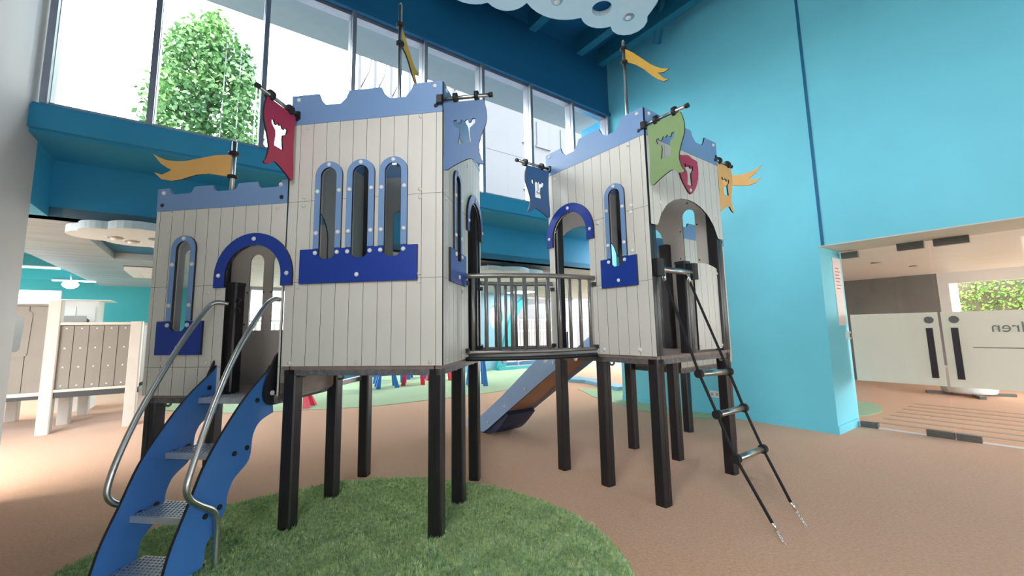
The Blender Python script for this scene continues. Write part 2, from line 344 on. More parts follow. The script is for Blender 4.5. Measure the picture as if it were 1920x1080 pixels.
# mirrored lettering, read from the corridor side
for txt, sz, v0, z0 in (('children', .19, -5.565, 1.485),):
    cu = bpy.data.curves.new('lettering', 'FONT'); cu.body = txt; cu.size = sz; cu.align_x = 'RIGHT'; cu.extrude = .001
    o = bpy.data.objects.new('lettering', cu); COL.objects.link(o); o.parent = d2
    # text x runs toward +v, facing +u (corridor)
    o.matrix_local = Matrix(((0, 0, 1, .862), (1, 0, 0, v0), (0, 1, 0, z0), (0, 0, 0, 1)))
    dg = bpy.context.evaluated_depsgraph_get(); me = bpy.data.meshes.new_from_object(o.evaluated_get(dg)); me.materials.clear(); me.materials.append(M['letter'])
    ml = o.matrix_local.copy(); bpy.data.objects.remove(o); o = bpy.data.objects.new('lettering', me); COL.objects.link(o); o.parent = d2; o.matrix_local = ml
    print('TEXTW', [max(v.co.x for v in me.vertices), min(v.co.x for v in me.vertices)])
obj('lettering_rule', MB().box((.861, -6.3, 1.268), (.864, -5.38, 1.28)), 'letter', d2)
# notice and reader on the door reveal
t = thing('notice_sheet', 'tall pale pink notice sheet on the teal door reveal', 'notice', ROOM, (.7, -4.0, 1.6))
part('sheet', MB().box((.50, -4.012, 1.60), (.84, -4.001, 2.70)), 'paper', t)
for k in range(7): part('print_line', MB().box((.56, -4.0135, 2.52 - k * .055), (.56 + (.22 if k % 2 else .17), -4.012, 2.535 - k * .055)), 'red', t)
t = thing('card_reader', 'small white card reader with black slot below the notice on the reveal', 'reader', ROOM, (.8, -4.0, 1.38))
part('body', MB().box((.755, -4.05, 1.38), (.845, -4.001, 1.50)), 'white', t); part('slot', MB().box((.78, -4.054, 1.41), (.82, -4.05, 1.47)), 'black', t)
t = thing('wall_socket', 'white double socket low on the teal wall behind the ladder tower', 'socket', ROOM, (0, -2.15, .32))
part('plate', MB().box((-.022, -2.245, .32), (-.001, -2.06, .435)), 'white', t)
for v in (-2.2, -2.105): part('outlet', MB().box((-.024, v - .025, .35), (-.022, v + .025, .405)), 'alum', t)

# corridor beyond the glass
mb = MB().box((.95, -12, 2.86), (7.75, 0, 2.96)); struct('ceiling_corridor', mb, 'white')
mb = MB().box((7.6, -4.12, 0), (7.75, 0, 2.86)); struct('wall_corridor', mb, 'grey')
mb = MB().box((7.6, -4.32, 0), (7.75, -4.12, 2.86)); mb.box((7.6, -12, 0), (7.75, -4.3, 1.5)); mb.box((7.6, -12, 2.58), (7.75, -4.3, 2.86)); struct('wall_corridor_window_surround', mb, 'white')
mb = MB().box((.95, -.05, 0), (7.7, .05, 2.9)); struct('wall_corridor_end', mb, 'grey')
for k in range(7):
    u = 1.35 + k * .42
    struct('floor_stripe_%d' % k if False else 'trim_%d' % (40 + k), MB().box((u, -11, 0), (u + .11, -4.1, .004)), 'stripe')
for (u, v) in ((4.0, -4.05), (5.6, -4.4)): pass
for k, (u, v) in enumerate(((3.4, -3.9), (4.9, -4.2))):
    t = thing('downlight', ['small recessed ceiling downlight nearer the glass in the corridor', 'small recessed ceiling downlight farther down the corridor'][k], 'downlight', ROOM, (u, v, 2.84), 'corridor downlights')
    part('trim_ring', MB().lathe((u, v, 2.845), [(.09, 0), (.09, .015)], 16), 'alum', t)
def disc(mb, cx, cy, rx, ry, z0, z1, a=0, n=48, f=None):
    ring = []
    for k in range(n):
        t = 2 * PI * k / n; r = 1 if f is None else f(t)
        x, y = rx * r * math.cos(t), ry * r * math.sin(t); ring.append((cx + x * math.cos(a) - y * math.sin(a), cy + x * math.sin(a) + y * math.cos(a)))
    vs = [(x, y, z0) for x, y in ring] + [(x, y, z1) for x, y in ring]
    return mb.add(vs, [(i, (i + 1) % n, n + (i + 1) % n, n + i) for i in range(n)] + [tuple(range(n, 2 * n))])
o = obj('turf_patch', disc(MB(), 2.35, -3.3, 1.1, .62, 0, .012), 'turf', None, ROOM); tag(o, 'round green turf patch on the corridor floor behind the glass doors', 'turf', kind='stuff')
t = thing('round_bench', 'round white column base with dark feet behind the glass doors', 'bench', ROOM, (6.1, -4.55, 0))
part('drum', MB().lathe((6.1, -4.6, .06), [(.42, 0), (.44, .05), (.44, .5), (.40, .55)], 28), 'white', t)
for k in range(4):
    a = k * PI / 2 + .4; part('foot', MB().box((-.2, -.05, 0), (.2, .05, .06), rot=lambda p, a=a: (6.1 + math.cos(a) * (p[0] + .5) - math.sin(a) * p[1], -4.6 + math.sin(a) * (p[0] + .5) + math.cos(a) * p[1], p[2])), 'patch', t)

# ------------------------------------------------------------------ turf islands
cx, cy, R0 = -1.25, 2.9, 2.0
def wob(t): return 1 + .012 * math.sin(3 * t + 1) + .01 * math.sin(5 * t)
mb = disc(MB(), cx, cy, R0, R0, .001, .014, n=96, f=wob)
o = obj('turf_island', mb, ('turf', 'blade'))
rng = np.random.default_rng(3); NB = 130000
rr = np.sqrt(rng.random(NB)) * R0 * .995; th = rng.random(NB) * 2 * PI; rr *= 1 + .012 * np.sin(3 * th + 1) + .01 * np.sin(5 * th)
bx = cx + rr * np.cos(th); by = cy + rr * np.sin(th); keep = by > 1.1; bx, by = bx[keep], by[keep]; NB = len(bx)
ang = rng.random(NB) * 2 * PI; hgt = (.020 + .018 * rng.random(NB)) * (1 + .38 * np.sin(bx * 63 + 4 * np.sin(by * 21)) * np.sin(by * 57 + 3 * np.sin(bx * 27))); wd = .0035 + .002 * rng.random(NB)
lx = (rng.random(NB) - .5) * .035; ly = (rng.random(NB) - .5) * .035
clump = .012 * np.sin(bx * 17 + 3 * np.sin(by * 9)) ; lx += clump; ly += .012 * np.cos(by * 15 + 2 * np.sin(bx * 11))
V = np.zeros((NB, 3, 3)); V[:, 0] = np.stack([bx - np.cos(ang) * wd, by - np.sin(ang) * wd, np.full(NB, .012)], 1); V[:, 1] = np.stack([bx + np.cos(ang) * wd, by + np.sin(ang) * wd, np.full(NB, .012)], 1); V[:, 2] = np.stack([bx + lx, by + ly, .012 + hgt], 1)
bme = bpy.data.meshes.new('blades'); bme.vertices.add(NB * 3); bme.vertices.foreach_set('co', V.reshape(-1)); bme.loops.add(NB * 3); bme.loops.foreach_set('vertex_index', np.arange(NB * 3, dtype=np.int32))
bme.polygons.add(NB); bme.polygons.foreach_set('loop_start', np.arange(0, NB * 3, 3, dtype=np.int32)); bme.update(calc_edges=True)
bme.materials.append(M['blade']); 
o['base'] = [0, 0, 0]
b = bpy.data.objects.new('turf_blades', bme); COL.objects.link(b); b.parent = o; b['kind'] = 'stuff'
tag(o, 'big round dark green artificial turf island under the front tower and stairs', 'turf', kind='stuff')
# far green field in the low area and the one at the foot of the right wall (room frame)
def poly_slab(pts, z0, z1):
    mb = MB(); return mb.prism([pts], lambda a, d, b: (a, b, d), z1, z0, 0, 0)
far = smooth([(-9.2, 7.2), (-8.33, 5.78), (-7.2, 4.4), (-6.01, 3.73), (-4.61, 3.13), (-3.35, 3.05), (-2.27, 2.97), (-.83, 3.12), (.4, 3.6), (1.2, 4.6), (2.3, 5.0)], 5) + [(3.5, 9.05), (-7.84, 9.05)]
tag(obj('turf_field', poly_slab(far, .001, .012), 'turf', None, ROOM), 'pale green turf field with toy stools in front of the rear glazing', 'turf', kind='stuff')
strip = smooth([(.45, 1.9), (.24, 1.46), (-.15, .75), (-.32, .16), (-.6, -.6), (-.69, -.98), (-.66, -1.5), (-.57, -1.93), (-.3, -2.35), (-.018, -2.6)], 5) + [(-.018, 0), (1.0, 0), (1.6, .9)]
tag(obj('turf_strip', poly_slab(strip, .001, .012), 'turf', None, ROOM), 'curved green turf strip along the foot of the bright teal wall', 'turf', kind='stuff')
g3 = smooth([(4.4, 9.0), (4.3, 7.0), (5.6, 6.2), (8.0, 6.3), (8.4, 7.0)], 5) + [(8.4, 9.0)]
tag(obj('turf_verge', poly_slab(g3, .001, .012), 'turf', None, ROOM), 'distant pale green turf verge seen past the slide on the right', 'turf', kind='stuff')
cr = [(1.2 + .0, 3.45), (2.0, 3.4), (1.9, 2.4), (1.3, .95), (.95, .95), (1.45, 2.6)]
tag(obj('floor_kerb', poly_slab(cr, .0, .10), 'curb', None, ROOM), 'low pale blue kerb on the floor beyond the bridge tower posts', 'kerb')

# ------------------------------------------------------------------ climbing frame wall with a round hole (far, behind the bridge)
t = thing('arched_partition', 'light teal partition with a big oval hole behind the bridge', 'partition', ROOM, (1.4, 7.9, 0))
outl = [(.2, 0), (.95, 0), (1.75, .0)] + smooth([(1.75, 0), (2.15, 1.0), (2.6, 2.2), (3.0, 2.75), (3.4, 3.0)], 4)[1:] + [(3.4, 3.1), (.2, 3.1)]
hole = [(1.85 + .33 * math.cos(k * PI / 10), 2.15 + .52 * math.sin(k * PI / 10)) for k in range(20)]
part('partition_panel', MB().prism([outl, hole], lambda a, d, b: (a, 7.9 + d, b), 0, .08, 0, 1), ('curb', 'teal_green'), t)
leg = smooth([(3.3, 3.0), (2.85, 2.7), (2.45, 2.0), (2.1, 1.0), (1.7, 0)], 5); leg2 = smooth([(2.15, 0), (2.5, 1.0), (2.8, 2.0), (3.05, 2.5), (3.5, 2.85)], 5)
part('slanted_leg', MB().prism([leg + leg2], lambda a, d, b: (a, 7.75 + d, b), 0, .14, 0, 0), 'teal_green', t)
part('base_rail', MB().box((1.7, 7.5, 0), (3.7, 7.7, .12)), 'teal_green', t)

# ------------------------------------------------------------------ outside: canopy, buildings, tree
tag(obj('canopy_slab', MB().box((-9.9, .5, 7.2), (1.0, 1.72, 7.35)), 'canopy', None, ROOM), 'white canopy slab outside above the high windows', 'canopy')
t = thing('white_building', 'large plain white building beyond the right-hand high windows', 'building', ROOM, (1.4, 7, 3.72))
part('wall', MB().box((.15, 6.8, 3.72), (2.55, 10.4, 11.6)), 'facade', t)
part('parapet', MB().box((.1, 6.75, 11.6), (2.6, 10.45, 11.7)), 'facade', t)
part('seam', MB().box((.15, 6.79, 8.7), (2.55, 6.8, 8.72)), 'facade_win', t)
t = thing('balcony_building', 'pale building with square windows seen through the last high windows', 'building', ROOM, (8, 12.5, 0))
part('wall', MB().box((5.26, 12.5, 0), (15.7, 17, 16.3)), 'facade', t)
for u in (6.1, 8.1, 10.1, 12.2):
    for z in (7.06, 9.9, 12.8):
        f = part('window', MB().box((u, 12.45, z), (u + .95, 12.5, z + 1.55)), 'facade_win', t); sub('window_sill', MB().box((u - .1, 12.4, z - .1), (u + 1.05, 12.5, z)), 'facade', f)
part('ledge', MB().box((5.26, 12.25, 9.1), (15.7, 12.5, 9.3)), 'facade', t)
t = thing('tower_block', 'distant pale tower block with rows of small dark windows', 'building', ROOM, (-3.4, 24, 0))
part('wall', MB().box((-5.6, 24, 0), (-1.2, 30, 40)), 'white', t)
for k in range(4):
    for j in range(9): part('window', MB().box((-4.5 + k * .62, 23.95, 16.6 + j * 1.05), (-4.36 + k * .62, 24, 17.1 + j * 1.05)), 'grey', t)
t = thing('steel_frame', 'pale steel posts with slanting struts outside the middle high windows', 'steel frame', ROOM, (-4, 4.5, 3.72))
for u in (-4.72, -4.30, -3.85, -3.30, -1.9):
    p = part('upright', MB().box((u - .04, 4.5, 3.72), (u + .04, 4.6, 9.3)), 'facade_win', t)
    sub('strut', MB().tube([(u + .04, 4.55, 8.2), (u + .26, 4.55, 8.75), (u + .34, 4.55, 9.3)], .022, 6), 'facade_win', p)
# climbing tree
t = thing('climbing_vine', 'tall leafy green climber on wires outside the second high window', 'tree', ROOM, (-7.9, 3.6, 3.72))
part('planter', MB().box((-8.4, 3.1, 3.72), (-6.9, 4.1, 4.0)), 'facade', t)
for k, u in enumerate((-7.7, -7.45, -7.15)):
    part('wire', MB().tube([(u, 3.2, 4.0), (u + .03, 3.2, 7.6)], .012, 5), 'alum', t)
part('trunk', MB().tube(smooth([(-7.9, 3.6, 3.9), (-7.8, 3.55, 4.5), (-8.0, 3.6, 5.5), (-7.7, 3.6, 7.2)], 4), .09, 8, r2=.04), 'bark', t)
LN = 15000; rg = random.Random(5); vs = []; fs = []
def env(z):     # left and right envelope of the crown
    zs = [3.5, 4.2, 4.8, 5.4, 6.0, 6.6, 7.2, 7.7, 8.1]; L = [-8.2, -8.45, -8.5, -8.95, -9.0, -8.8, -8.75, -8.5, -8.1]; Rr_ = [-7.0, -6.95, -6.95, -6.9, -6.95, -6.95, -7.1, -7.3, -7.7]
    return np.interp(z, zs, L), np.interp(z, zs, Rr_)
while len(fs) < LN:
    z = rg.uniform(4.0, 8.1); a, b = env(z); 
    u = rg.uniform(a, b); dens = .55 + .45 * math.sin(u * 7 + z * 5) * math.sin(z * 6 - u * 4)
    edge = min(u - a, b - u)
    if rg.random() > dens * min(1, .25 + edge * 2.5): continue
    c = Vector((u, 3.6 + rg.uniform(-.5, .5) * (1 if edge > .2 else .5), z)); d = Vector((rg.uniform(-1, 1), rg.uniform(-1, 1), rg.uniform(-1.2, .4))).normalized(); s_ = d.cross(Vector((rg.uniform(-1, 1), rg.uniform(-1, 1), rg.uniform(-1, 1)))).normalized()
    l = rg.uniform(.08, .15); q = len(vs); vs += [c, c + d * l * .5 + s_ * l * .28, c + d * l, c + d * l * .5 - s_ * l * .28]; fs.append((q, q + 1, q + 2, q + 3))
fo = part('foliage', MB().add(vs, fs), 'leafm', t); fo['kind'] = 'stuff'
# hedge outside the corridor window
t = thing('corridor_hedge', 'yellow green hedge outside the corridor window at the right edge', 'hedge', ROOM, (8.8, -6, 0))
vs = []; fs = []
for k in range(5200):
    c = Vector((8.7 + rg.uniform(0, .35), rg.uniform(-8.5, -4.3), rg.uniform(.8, 2.75))); d = Vector((rg.uniform(-1, 1), rg.uniform(-1, 1), rg.uniform(-1, 1))).normalized(); s_ = d.orthogonal().normalized(); l = rg.uniform(.05, .1)
    q = len(vs); vs += [c, c + d * l * .5 + s_ * l * .3, c + d * l, c + d * l * .5 - s_ * l * .3]; fs.append((q, q + 1, q + 2, q + 3))
p = part('leaves', MB().add(vs, fs), 'hedge', t); p['kind'] = 'stuff'
part('stems', MB().box((8.95, -8.6, 0), (9.1, -4.3, 2.7)), 'bark', t)

# ------------------------------------------------------------------ clouds
def cloud(name, label, fr, base, loops_out, holes, z, th, lights, cords, mt='cloud'):
    t = thing(name, label, 'ceiling cloud', fr, base, 'cloud panels under the ceilings')
    part('cloud_panel', MB().prism([loops_out] + holes, lambda a, d, b: (a, b, d), z, z + th, 0, 0), mt, t)
    for (u, v) in lights:
        l = part('spotlight', MB().lathe((u, v, z - .012), [(.085, 0), (.10, .012), (.10, .03)], 20), 'alum', t); sub('lens', MB().lathe((u, v, z - .03), [(.045, 0), (.05, .02)], 14), 'white', l)
    for (u, v) in cords: part('hanging_rod', MB().tube([(u, v, z + th), (u, v, z + th + (8.1 - z - th if z > 5 else 3.2 - z - th + .0))], .012, 6), 'alum', t)
    return t
def arcs(cusps, bulges, n=8):
    """closed outline through cusps, each span bowed outwards through the bulge point"""
    out = []
    for i in range(len(cusps)):
        a = np.array(cusps[i]); b = np.array(cusps[(i + 1) % len(cusps)]); m = np.array(bulges[i])
        # circle through a, m, b
        A = np.array([m - a, b - a]) * 2; rhs = np.array([m @ m - a @ a, b @ b - a @ a]); c = np.linalg.solve(A, rhs)
        r = np.linalg.norm(a - c); t0 = math.atan2(*(a - c)[::-1]); tm = math.atan2(*(m - c)[::-1]); t1 = math.atan2(*(b - c)[::-1])
        d = (t1 - t0) % (2 * PI); dm = (tm - t0) % (2 * PI)
        if dm > d: d -= 2 * PI
        for k in range(n): out.append((c[0] + r * math.cos(t0 + d * k / n), c[1] + r * math.sin(t0 + d * k / n)))
    return out
cus = [(-4.21, -1.11), (-3.68, -1.47), (-2.69, -1.74), (-2.10, -1.89), (-1.76, -2.42), (-2.45, -3.3), (-3.6, -4.4), (-5.4, -3.6), (-5.6, -2.0), (-4.95, -.95)]
bul = [(-3.86, -1.13), (-3.0, -1.48), (-2.27, -1.72), (-1.64, -1.95), (-1.98, -2.85), (-2.8, -4.1), (-4.6, -4.6), (-6.0, -2.8), (-5.5, -1.3), (-4.55, -.88)]
hol = [(-2.55 + .17 * math.cos(k * PI / 12), -2.09 + .17 * math.sin(k * PI / 12)) for k in range(24)]
cloud('ceiling_cloud', 'big pale blue scalloped cloud panel hanging high at the top edge', ROOM, (-3.6, -2.8, 7.0), arcs(cus, bul), [hol], 7.0, .09, [(-3.29, -1.78), (-2.02, -2.22)], [(-3.2, -2.2), (-2.2, -2.6), (-4.6, -2.2), (-3.6, -3.6)])
cus = [(-9.05, .95), (-8.75, .70), (-8.2, .62), (-7.5, .9), (-7.2, 1.7), (-7.9, 2.0), (-8.45, 1.85), (-8.9, 1.6)]
bul = [(-9.0, .78), (-8.5, .50), (-7.8, .55), (-7.1, 1.2), (-7.5, 2.1), (-8.2, 2.05), (-8.7, 1.85), (-9.22, 1.2)]
hol = [(-8.25 + .16 * math.cos(k * PI / 10), 1.15 + .15 * math.sin(k * PI / 10)) for k in range(20)]
cloud('low_cloud', 'white scalloped cloud panel under the low ceiling left of the castle', ROOM, (-8.3, 1.3, 2.98), arcs(cus, bul), [hol], 2.98, .10, [(-8.75, 1.25), (-8.6, 1.45)], [(-8.9, 1.1)], 'cloud')
cus = [(-2.9, 1.5), (-2.45, 1.15), (-1.7, 1.15), (-1.0, 1.5), (-.6, 2.1), (-1.2, 2.8), (-2.4, 2.9), (-3.1, 2.3)]
bul = [(-2.8, 1.15), (-2.1, .98), (-1.3, 1.2), (-.6, 1.65), (-.75, 2.6), (-1.8, 3.1), (-3.0, 2.8), (-3.25, 1.8)]
cloud('middle_cloud', 'white scalloped cloud panel under the low ceiling above the bridge railing', ROOM, (-2, 2, 2.92), arcs(cus, bul), [], 2.92, .10, [], [(-2.6, 1.5), (-1.4, 1.6)], 'cloud')
# air conditioner and ceiling lamps of the low area
t = thing('ceiling_air_conditioner', 'white cassette air conditioner in the low ceiling left of the castle', 'air conditioner', ROOM, (-8.75, 6.4, 3.08))
part('housing', MB().box((-9.2, 5.6, 3.05), (-8.3, 7.1, 3.13)), 'white', t); part('grille', MB().box((-9.0, 5.9, 3.04), (-8.5, 6.8, 3.05)), 'paper', t)
for k in range(5): part('slat', MB().box((-8.97, 5.98 + k * .18, 3.03), (-8.53, 6.02 + k * .18, 3.04)), 'white', t)
for lab, (a, b, c, d) in (('thin strip lamp nearest the white wall under the left ceiling', (-11.2, 4.30, -10.35, 4.42)), ('thin strip lamp on the second beam under the left ceiling', (-11.2, 6.38, -10.32, 6.50)), ('faint strip lamp on the farthest beam under the left ceiling', (-11.0, 9.15, -10.2, 9.25))):
    t = thing('strip_lamp', lab, 'lamp', ROOM, (-10.9, b, 3.1), 'strip lamps under the left ceiling'); part('housing', MB().box((a, b, 3.12), (c, d, 3.145)), 'alum', t); part('diffuser', MB().box((a, b, 3.10), (c, d, 3.12)), 'lamp', t)
# glowing fill panels added under the low ceiling to brighten the far floor
for lab, u in (('square added fill light panel behind the entrance tower', -5.2), ('square added fill light panel behind the front tower', -1.6), ('square added fill light panel behind the ladder tower', 2.4)):
    t = thing('added_fill_panel', lab, 'lamp', ROOM, (u, 6.9, 3.08), 'added fill light panels under the low ceiling')
    part('housing', MB().box((u - .5, 6.4, 3.09), (u + .5, 7.4, 3.125)), 'alum', t); part('diffuser', MB().box((u - .46, 6.44, 3.075), (u + .46, 7.36, 3.09)), 'lamp', t)
    area('added_fill_light', ROOM, u, 6.9, 3.06, .9, .9, (0, 0, -1), 38)
t = thing('wall_lamp', 'small bright round lamp under the ceiling above the white cabinet', 'lamp', ROOM, (-11.0, 9.9, 3.0))
part('bulb', MB().lathe((-10.55, 8.6, 2.86), [(.05, 0), (.13, .05), (.16, .1), (.13, .16), (.05, .2)], 16), 'lamp', t); part('stem', MB().tube([(-10.55, 8.6, 3.05), (-10.55, 8.6, 3.37)], .015, 6), 'alum', t)

# ------------------------------------------------------------------ left play house (taupe panels on beige posts)
PH = Frame(-8.084, 7.393, .5786)
t = thing('raised_playhouse', 'taupe boarded play carriage raised on beige posts at the far left', 'playhouse', PH, (0, 0, 0))
def post4(t, x, y, z1, w_=.085, mt='beige_post', nm='post'): return part(nm, MB().box((x - w_, y - w_, 0), (x + w_, y + w_, z1), bev=.015), mt, t)
for (x, y, z) in ((0, 0, 2.30), (1.1, 0, 1.92), (0, 1.0, .8), (0.02, 2.1, .8), (1.12, 1.05, 1.92), (-1.0, 2.1, .8), (-1.9, 0, 2.30), (-3, 0, 2.3), (-2.9, 2.1, 2.3)): post4(t, x, y, z)
part('floor_beam', MB().box((-3.1, -.05, .60), (1.2, 2.2, .70)), 'core', t)
def boards(t, x0, x1, y, z0, z1, n_, nm, win=None, flip=None):
    fr_ = part(nm, MB().box((x0, y + .03, z0), (x1, y + .045, z1)) if win is None else MB().prism([[(x0, z0), (x1, z0), (x1, z1), (x0, z1)], win], lambda a, d, b: (a, y + .03 + d, b), 0, .015, 0, 0), 'taupe', t)
    for i in range(n_):
        a = x0 + (x1 - x0) * i / n_ + .005; b = x0 + (x1 - x0) * (i + 1) / n_ - .005
        if win is None: sub('board', MB().box((a, y + .01, z0 + .01), (b, y + .03, z1 - .01)), 'taupe', fr_)
        else:
            wx0 = min(p[0] for p in win); wx1 = max(p[0] for p in win); wz0 = min(p[1] for p in win); wz1 = max(p[1] for p in win)
            segs = [(a, b, z0 + .01, z1 - .01)] if b < wx0 or a > wx1 else [(a, b, z0 + .01, wz0), (a, b, wz1, z1 - .01)] + ([(a, wx0, wz0, wz1)] if a < wx0 else []) + ([(wx1, b, wz0, wz1)] if b > wx1 else [])
            m_ = MB()
            for (p_, q_, r_, s_) in segs: m_.box((p_, y + .01, r_), (q_, y + .03, s_))
            sub('board', m_, 'taupe', fr_)
    return fr_
boards(t, .06, 1.04, -.03, .74, 1.86, 5, 'fence_panel'); part('rail', MB().box((.05, -.07, 1.86), (1.15, .03, 1.91)), 'beige_post', t); part('rail', MB().box((.05, -.07, .70), (1.15, .03, .745)), 'beige_post', t)
winl = [(-.95, 1.45), (-.93, 1.41), (-.42, 1.41), (-.38, 1.45), (-.36, 1.97), (-.40, 2.02), (-.9, 2.02), (-.95, 1.98)]
f = boards(t, -1.85, -.06, -.03, .70, 2.20, 7, 'wall_panel', winl)
rim = [(x + (-.13 if x < -.66 else .09), z + (-.09 if z < 1.7 else .09)) for x, z in winl]
sub('window_frame', MB().prism([rim, winl], lambda a, d, b: (a, -.035 + d, b), 0, .03, 0, 0), 'taupe', f)
part('rail', MB().box((-1.9, -.07, .66), (-.05, .03, .72)), 'beige_post', t)
for i in range(5): 
    for j, z in enumerate((.80, 1.12, 1.45, 1.80)):
        part('bolt_cap', MB().lathe((0, 0, 0), [(.014, 0), (.010, .010)], 8) and MB().add([(x_, -.028, z_) for x_, z_ in ((.16 + i * .196 - .012, z - .012), (.16 + i * .196 + .012, z - .012), (.16 + i * .196 + .012, z + .012), (.16 + i * .196 - .012, z + .012))] + [(.16 + i * .196, -.040, z)], [(0, 1, 4), (1, 2, 4), (2, 3, 4), (3, 0, 4)]), 'cap', t)
# right return of the playhouse
bk = part('side_panel', MB().box((1.135, .05, .74), (1.15, 1.0, 1.86)), 'taupe', t)
for i in range(4): sub('board', MB().box((1.15, .06 + i * .235, .75), (1.165, .28 + i * .235, 1.85)), 'taupe', bk)
part('back_panel', MB().box((-1.85, 2.0, .72), (-.05, 2.03, 2.1)), 'left_white', t)
part('top_rail', MB().box((-3, -.06, 2.20), (.0, .03, 2.235)), 'taupe', t)
# long bright strip light behind the playhouse
t = thing('panel_light', 'long glowing white light box above the play carriage at the left edge', 'lamp', PH, (-1, 2.6, 2.4))
part('housing', MB().box((-3.0, 2.66, 2.36), (-.64, 2.72, 2.68)), 'white', t); part('diffuser', MB().box((-2.95, 2.62, 2.39), (-.69, 2.66, 2.64)), 'lamp', t)
# white cabinet with two doors behind it
t = thing('white_cabinet', 'white cabinet with two round-cornered doors against the sea green wall', 'cabinet', ROOM, (-10.0, 7.2, 0))
part('body', MB().box((-10.45, 7.12, 0), (-9.77, 7.8, 2.47)), 'white', t)
for k, a in enumerate((-10.43, -10.11)):
    d = part('door', MB().box((a + .01, 7.09, 1.0), (a + .305, 7.12, 2.33)), 'white', t)
    win = [(a + .08, 1.7), (a + .22, 1.7), (a + .22, 2.03), (a + .17, 2.08), (a + .12, 2.08), (a + .08, 2.03)]
    sub('door_window', MB().prism([win], lambda s_, d_, z_: (s_, 7.085 + d_, z_), 0, .01, 0, 0), 'facade_win', d)
part('top_board', MB().box((-10.5, 6.95, 2.47), (-9.55, 7.8, 2.49)), 'white', t)

# ------------------------------------------------------------------ toy stools and tables in the far field
def stool(kind, label, wx, wy, rz, s, h, mt, grp):
    t = thing('toy_stool' if kind == 'stool' else 'toy_table', label, 'stool' if kind == 'stool' else 'table', Frame(wx, wy, rz), (0, 0, 0), grp)
    part('seat' if kind == 'stool' else 'table_top', MB().box((-s, -s, h - .05), (s, s, h), bev=.04), mt, t)
    for sx in (-1, 1):
        for sy in (-1, 1):
            a = s * .86; m_ = MB(); q = [(-.5, -.5), (.5, -.5), (.5, .5), (-.5, .5)]
            lo = [(sx * (a + .06) + x * .13, sy * (a + .06) + y * .13, 0) for x, y in q]; hi = [(sx * (a - .02) + x * .06, sy * (a - .02) + y * .06, h - .05) for x, y in q]
            m_.add(lo + hi, [(3, 2, 1, 0), (4, 5, 6, 7)] + [(i, (i + 1) % 4, 4 + (i + 1) % 4, 4 + i) for i in range(4)]); part('leg', m_, mt, t)
    return t
stool('table', 'blue toy table nearest under the front tower, left of the posts', -4.55, 11.9, .3, .33, .95, 'toy_blue', 'toy stools and tables on the far turf')
stool('table', 'tall blue toy table among the blue stools under the front tower', -4.05, 13.95, .2, .42, 1.1, 'toy_blue', 'toy stools and tables on the far turf')
stool('stool', 'low blue toy stool in front of the tall blue table', -3.75, 12.55, .4, .24, .5, 'toy_blue', 'toy stools and tables on the far turf')
stool('stool', 'small red toy stool in the middle of the far turf', -3.1, 13.15, .2, .27, .62, 'toy_red', 'toy stools and tables on the far turf')
stool('stool', 'second red toy stool close behind the first one', -2.45, 14.0, .7, .25, .62, 'toy_red', 'toy stools and tables on the far turf')
stool('stool', 'blue toy stool standing between the blue table and the red stools', -3.3, 14.7, .1, .27, .75, 'toy_blue', 'toy stools and tables on the far turf')
stool('stool', 'red toy stool left of all, half hidden behind the stair post', -4.75, 9.55, .1, .16, .36, 'toy_red', 'toy stools and tables on the far turf')
stool('stool', 'blue toy stool glimpsed left behind the front tower posts', -6.6, 12.0, .1, .25, .5, 'toy_blue', 'toy stools and tables on the far turf')
stool('table', 'blue toy table seen through the gap beside the bridge posts', -1.1, 12.6, .2, .2, 1.2, 'toy_blue', 'toy stools and tables on the far turf')

# ================================================================== THE CASTLE
Z1, Z2, Z3, Z4, Z5 = 1.361, 2.094, 2.83, 3.565, 3.855
PT = .007; BT = .007      # plank and backing thickness
def face(ox, oy, dx, dy, ix, iy): return lambda s, d, z: (ox + dx * s + ix * d, oy + dy * s + iy * d, z)
def arch_hole(c, r, zb, zs, b=None): return dict(a=c - r, b=c + r, f=lambda s: (zb, zs + (b if b else r) * math.sqrt(max(0, 1 - ((s - c) / r) ** 2))), ks=[c + r * math.cos(PI * k / 12) for k in range(13)])
def solid(s0, s1, z0, z1, holes):
    """trapezoid cells of the region [s0,s1]x[z0,z1] minus holes"""
    ks = sorted(set([s0, s1] + [k for h in holes for k in h['ks'] if s0 < k < s1])); cells = []
    for a, b in zip(ks[:-1], ks[1:]):
        if b - a < 1e-5: continue
        m = (a + b) / 2; hs = [h for h in holes if h['a'] < m < h['b']]
        if not hs: cells.append((a, b, z0, z0, z1, z1)); continue
        ca, cb = hs[0]['f'](a), hs[0]['f'](b); cl = lambda z: min(max(z, z0), z1)
        if cl(ca[0]) - z0 > 1e-4: cells.append((a, b, z0, z0, cl(ca[0]), cl(cb[0])))
        if z1 - min(cl(ca[1]), cl(cb[1])) > 1e-4: cells.append((a, b, cl(ca[1]), cl(cb[1]), z1, z1))
    return cells
def slab(cells, P, d0, d1, mf=0, me=1, mb_=None):
    mb = MB()
    for a, b, la, lb, ha, hb in cells:
        v = [P(a, d0, la), P(b, d0, lb), P(b, d0, hb), P(a, d0, ha), P(a, d1, la), P(b, d1, lb), P(b, d1, hb), P(a, d1, ha)]
        mb.add(v, [(0, 1, 2, 3)], mf); mb.add(v, [(7, 6, 5, 4)], mf if mb_ is None else mb_)
        mb.add(v, [(0, 4, 5, 1), (1, 5, 6, 2), (2, 6, 7, 3), (3, 7, 4, 0)], me)
    return mb
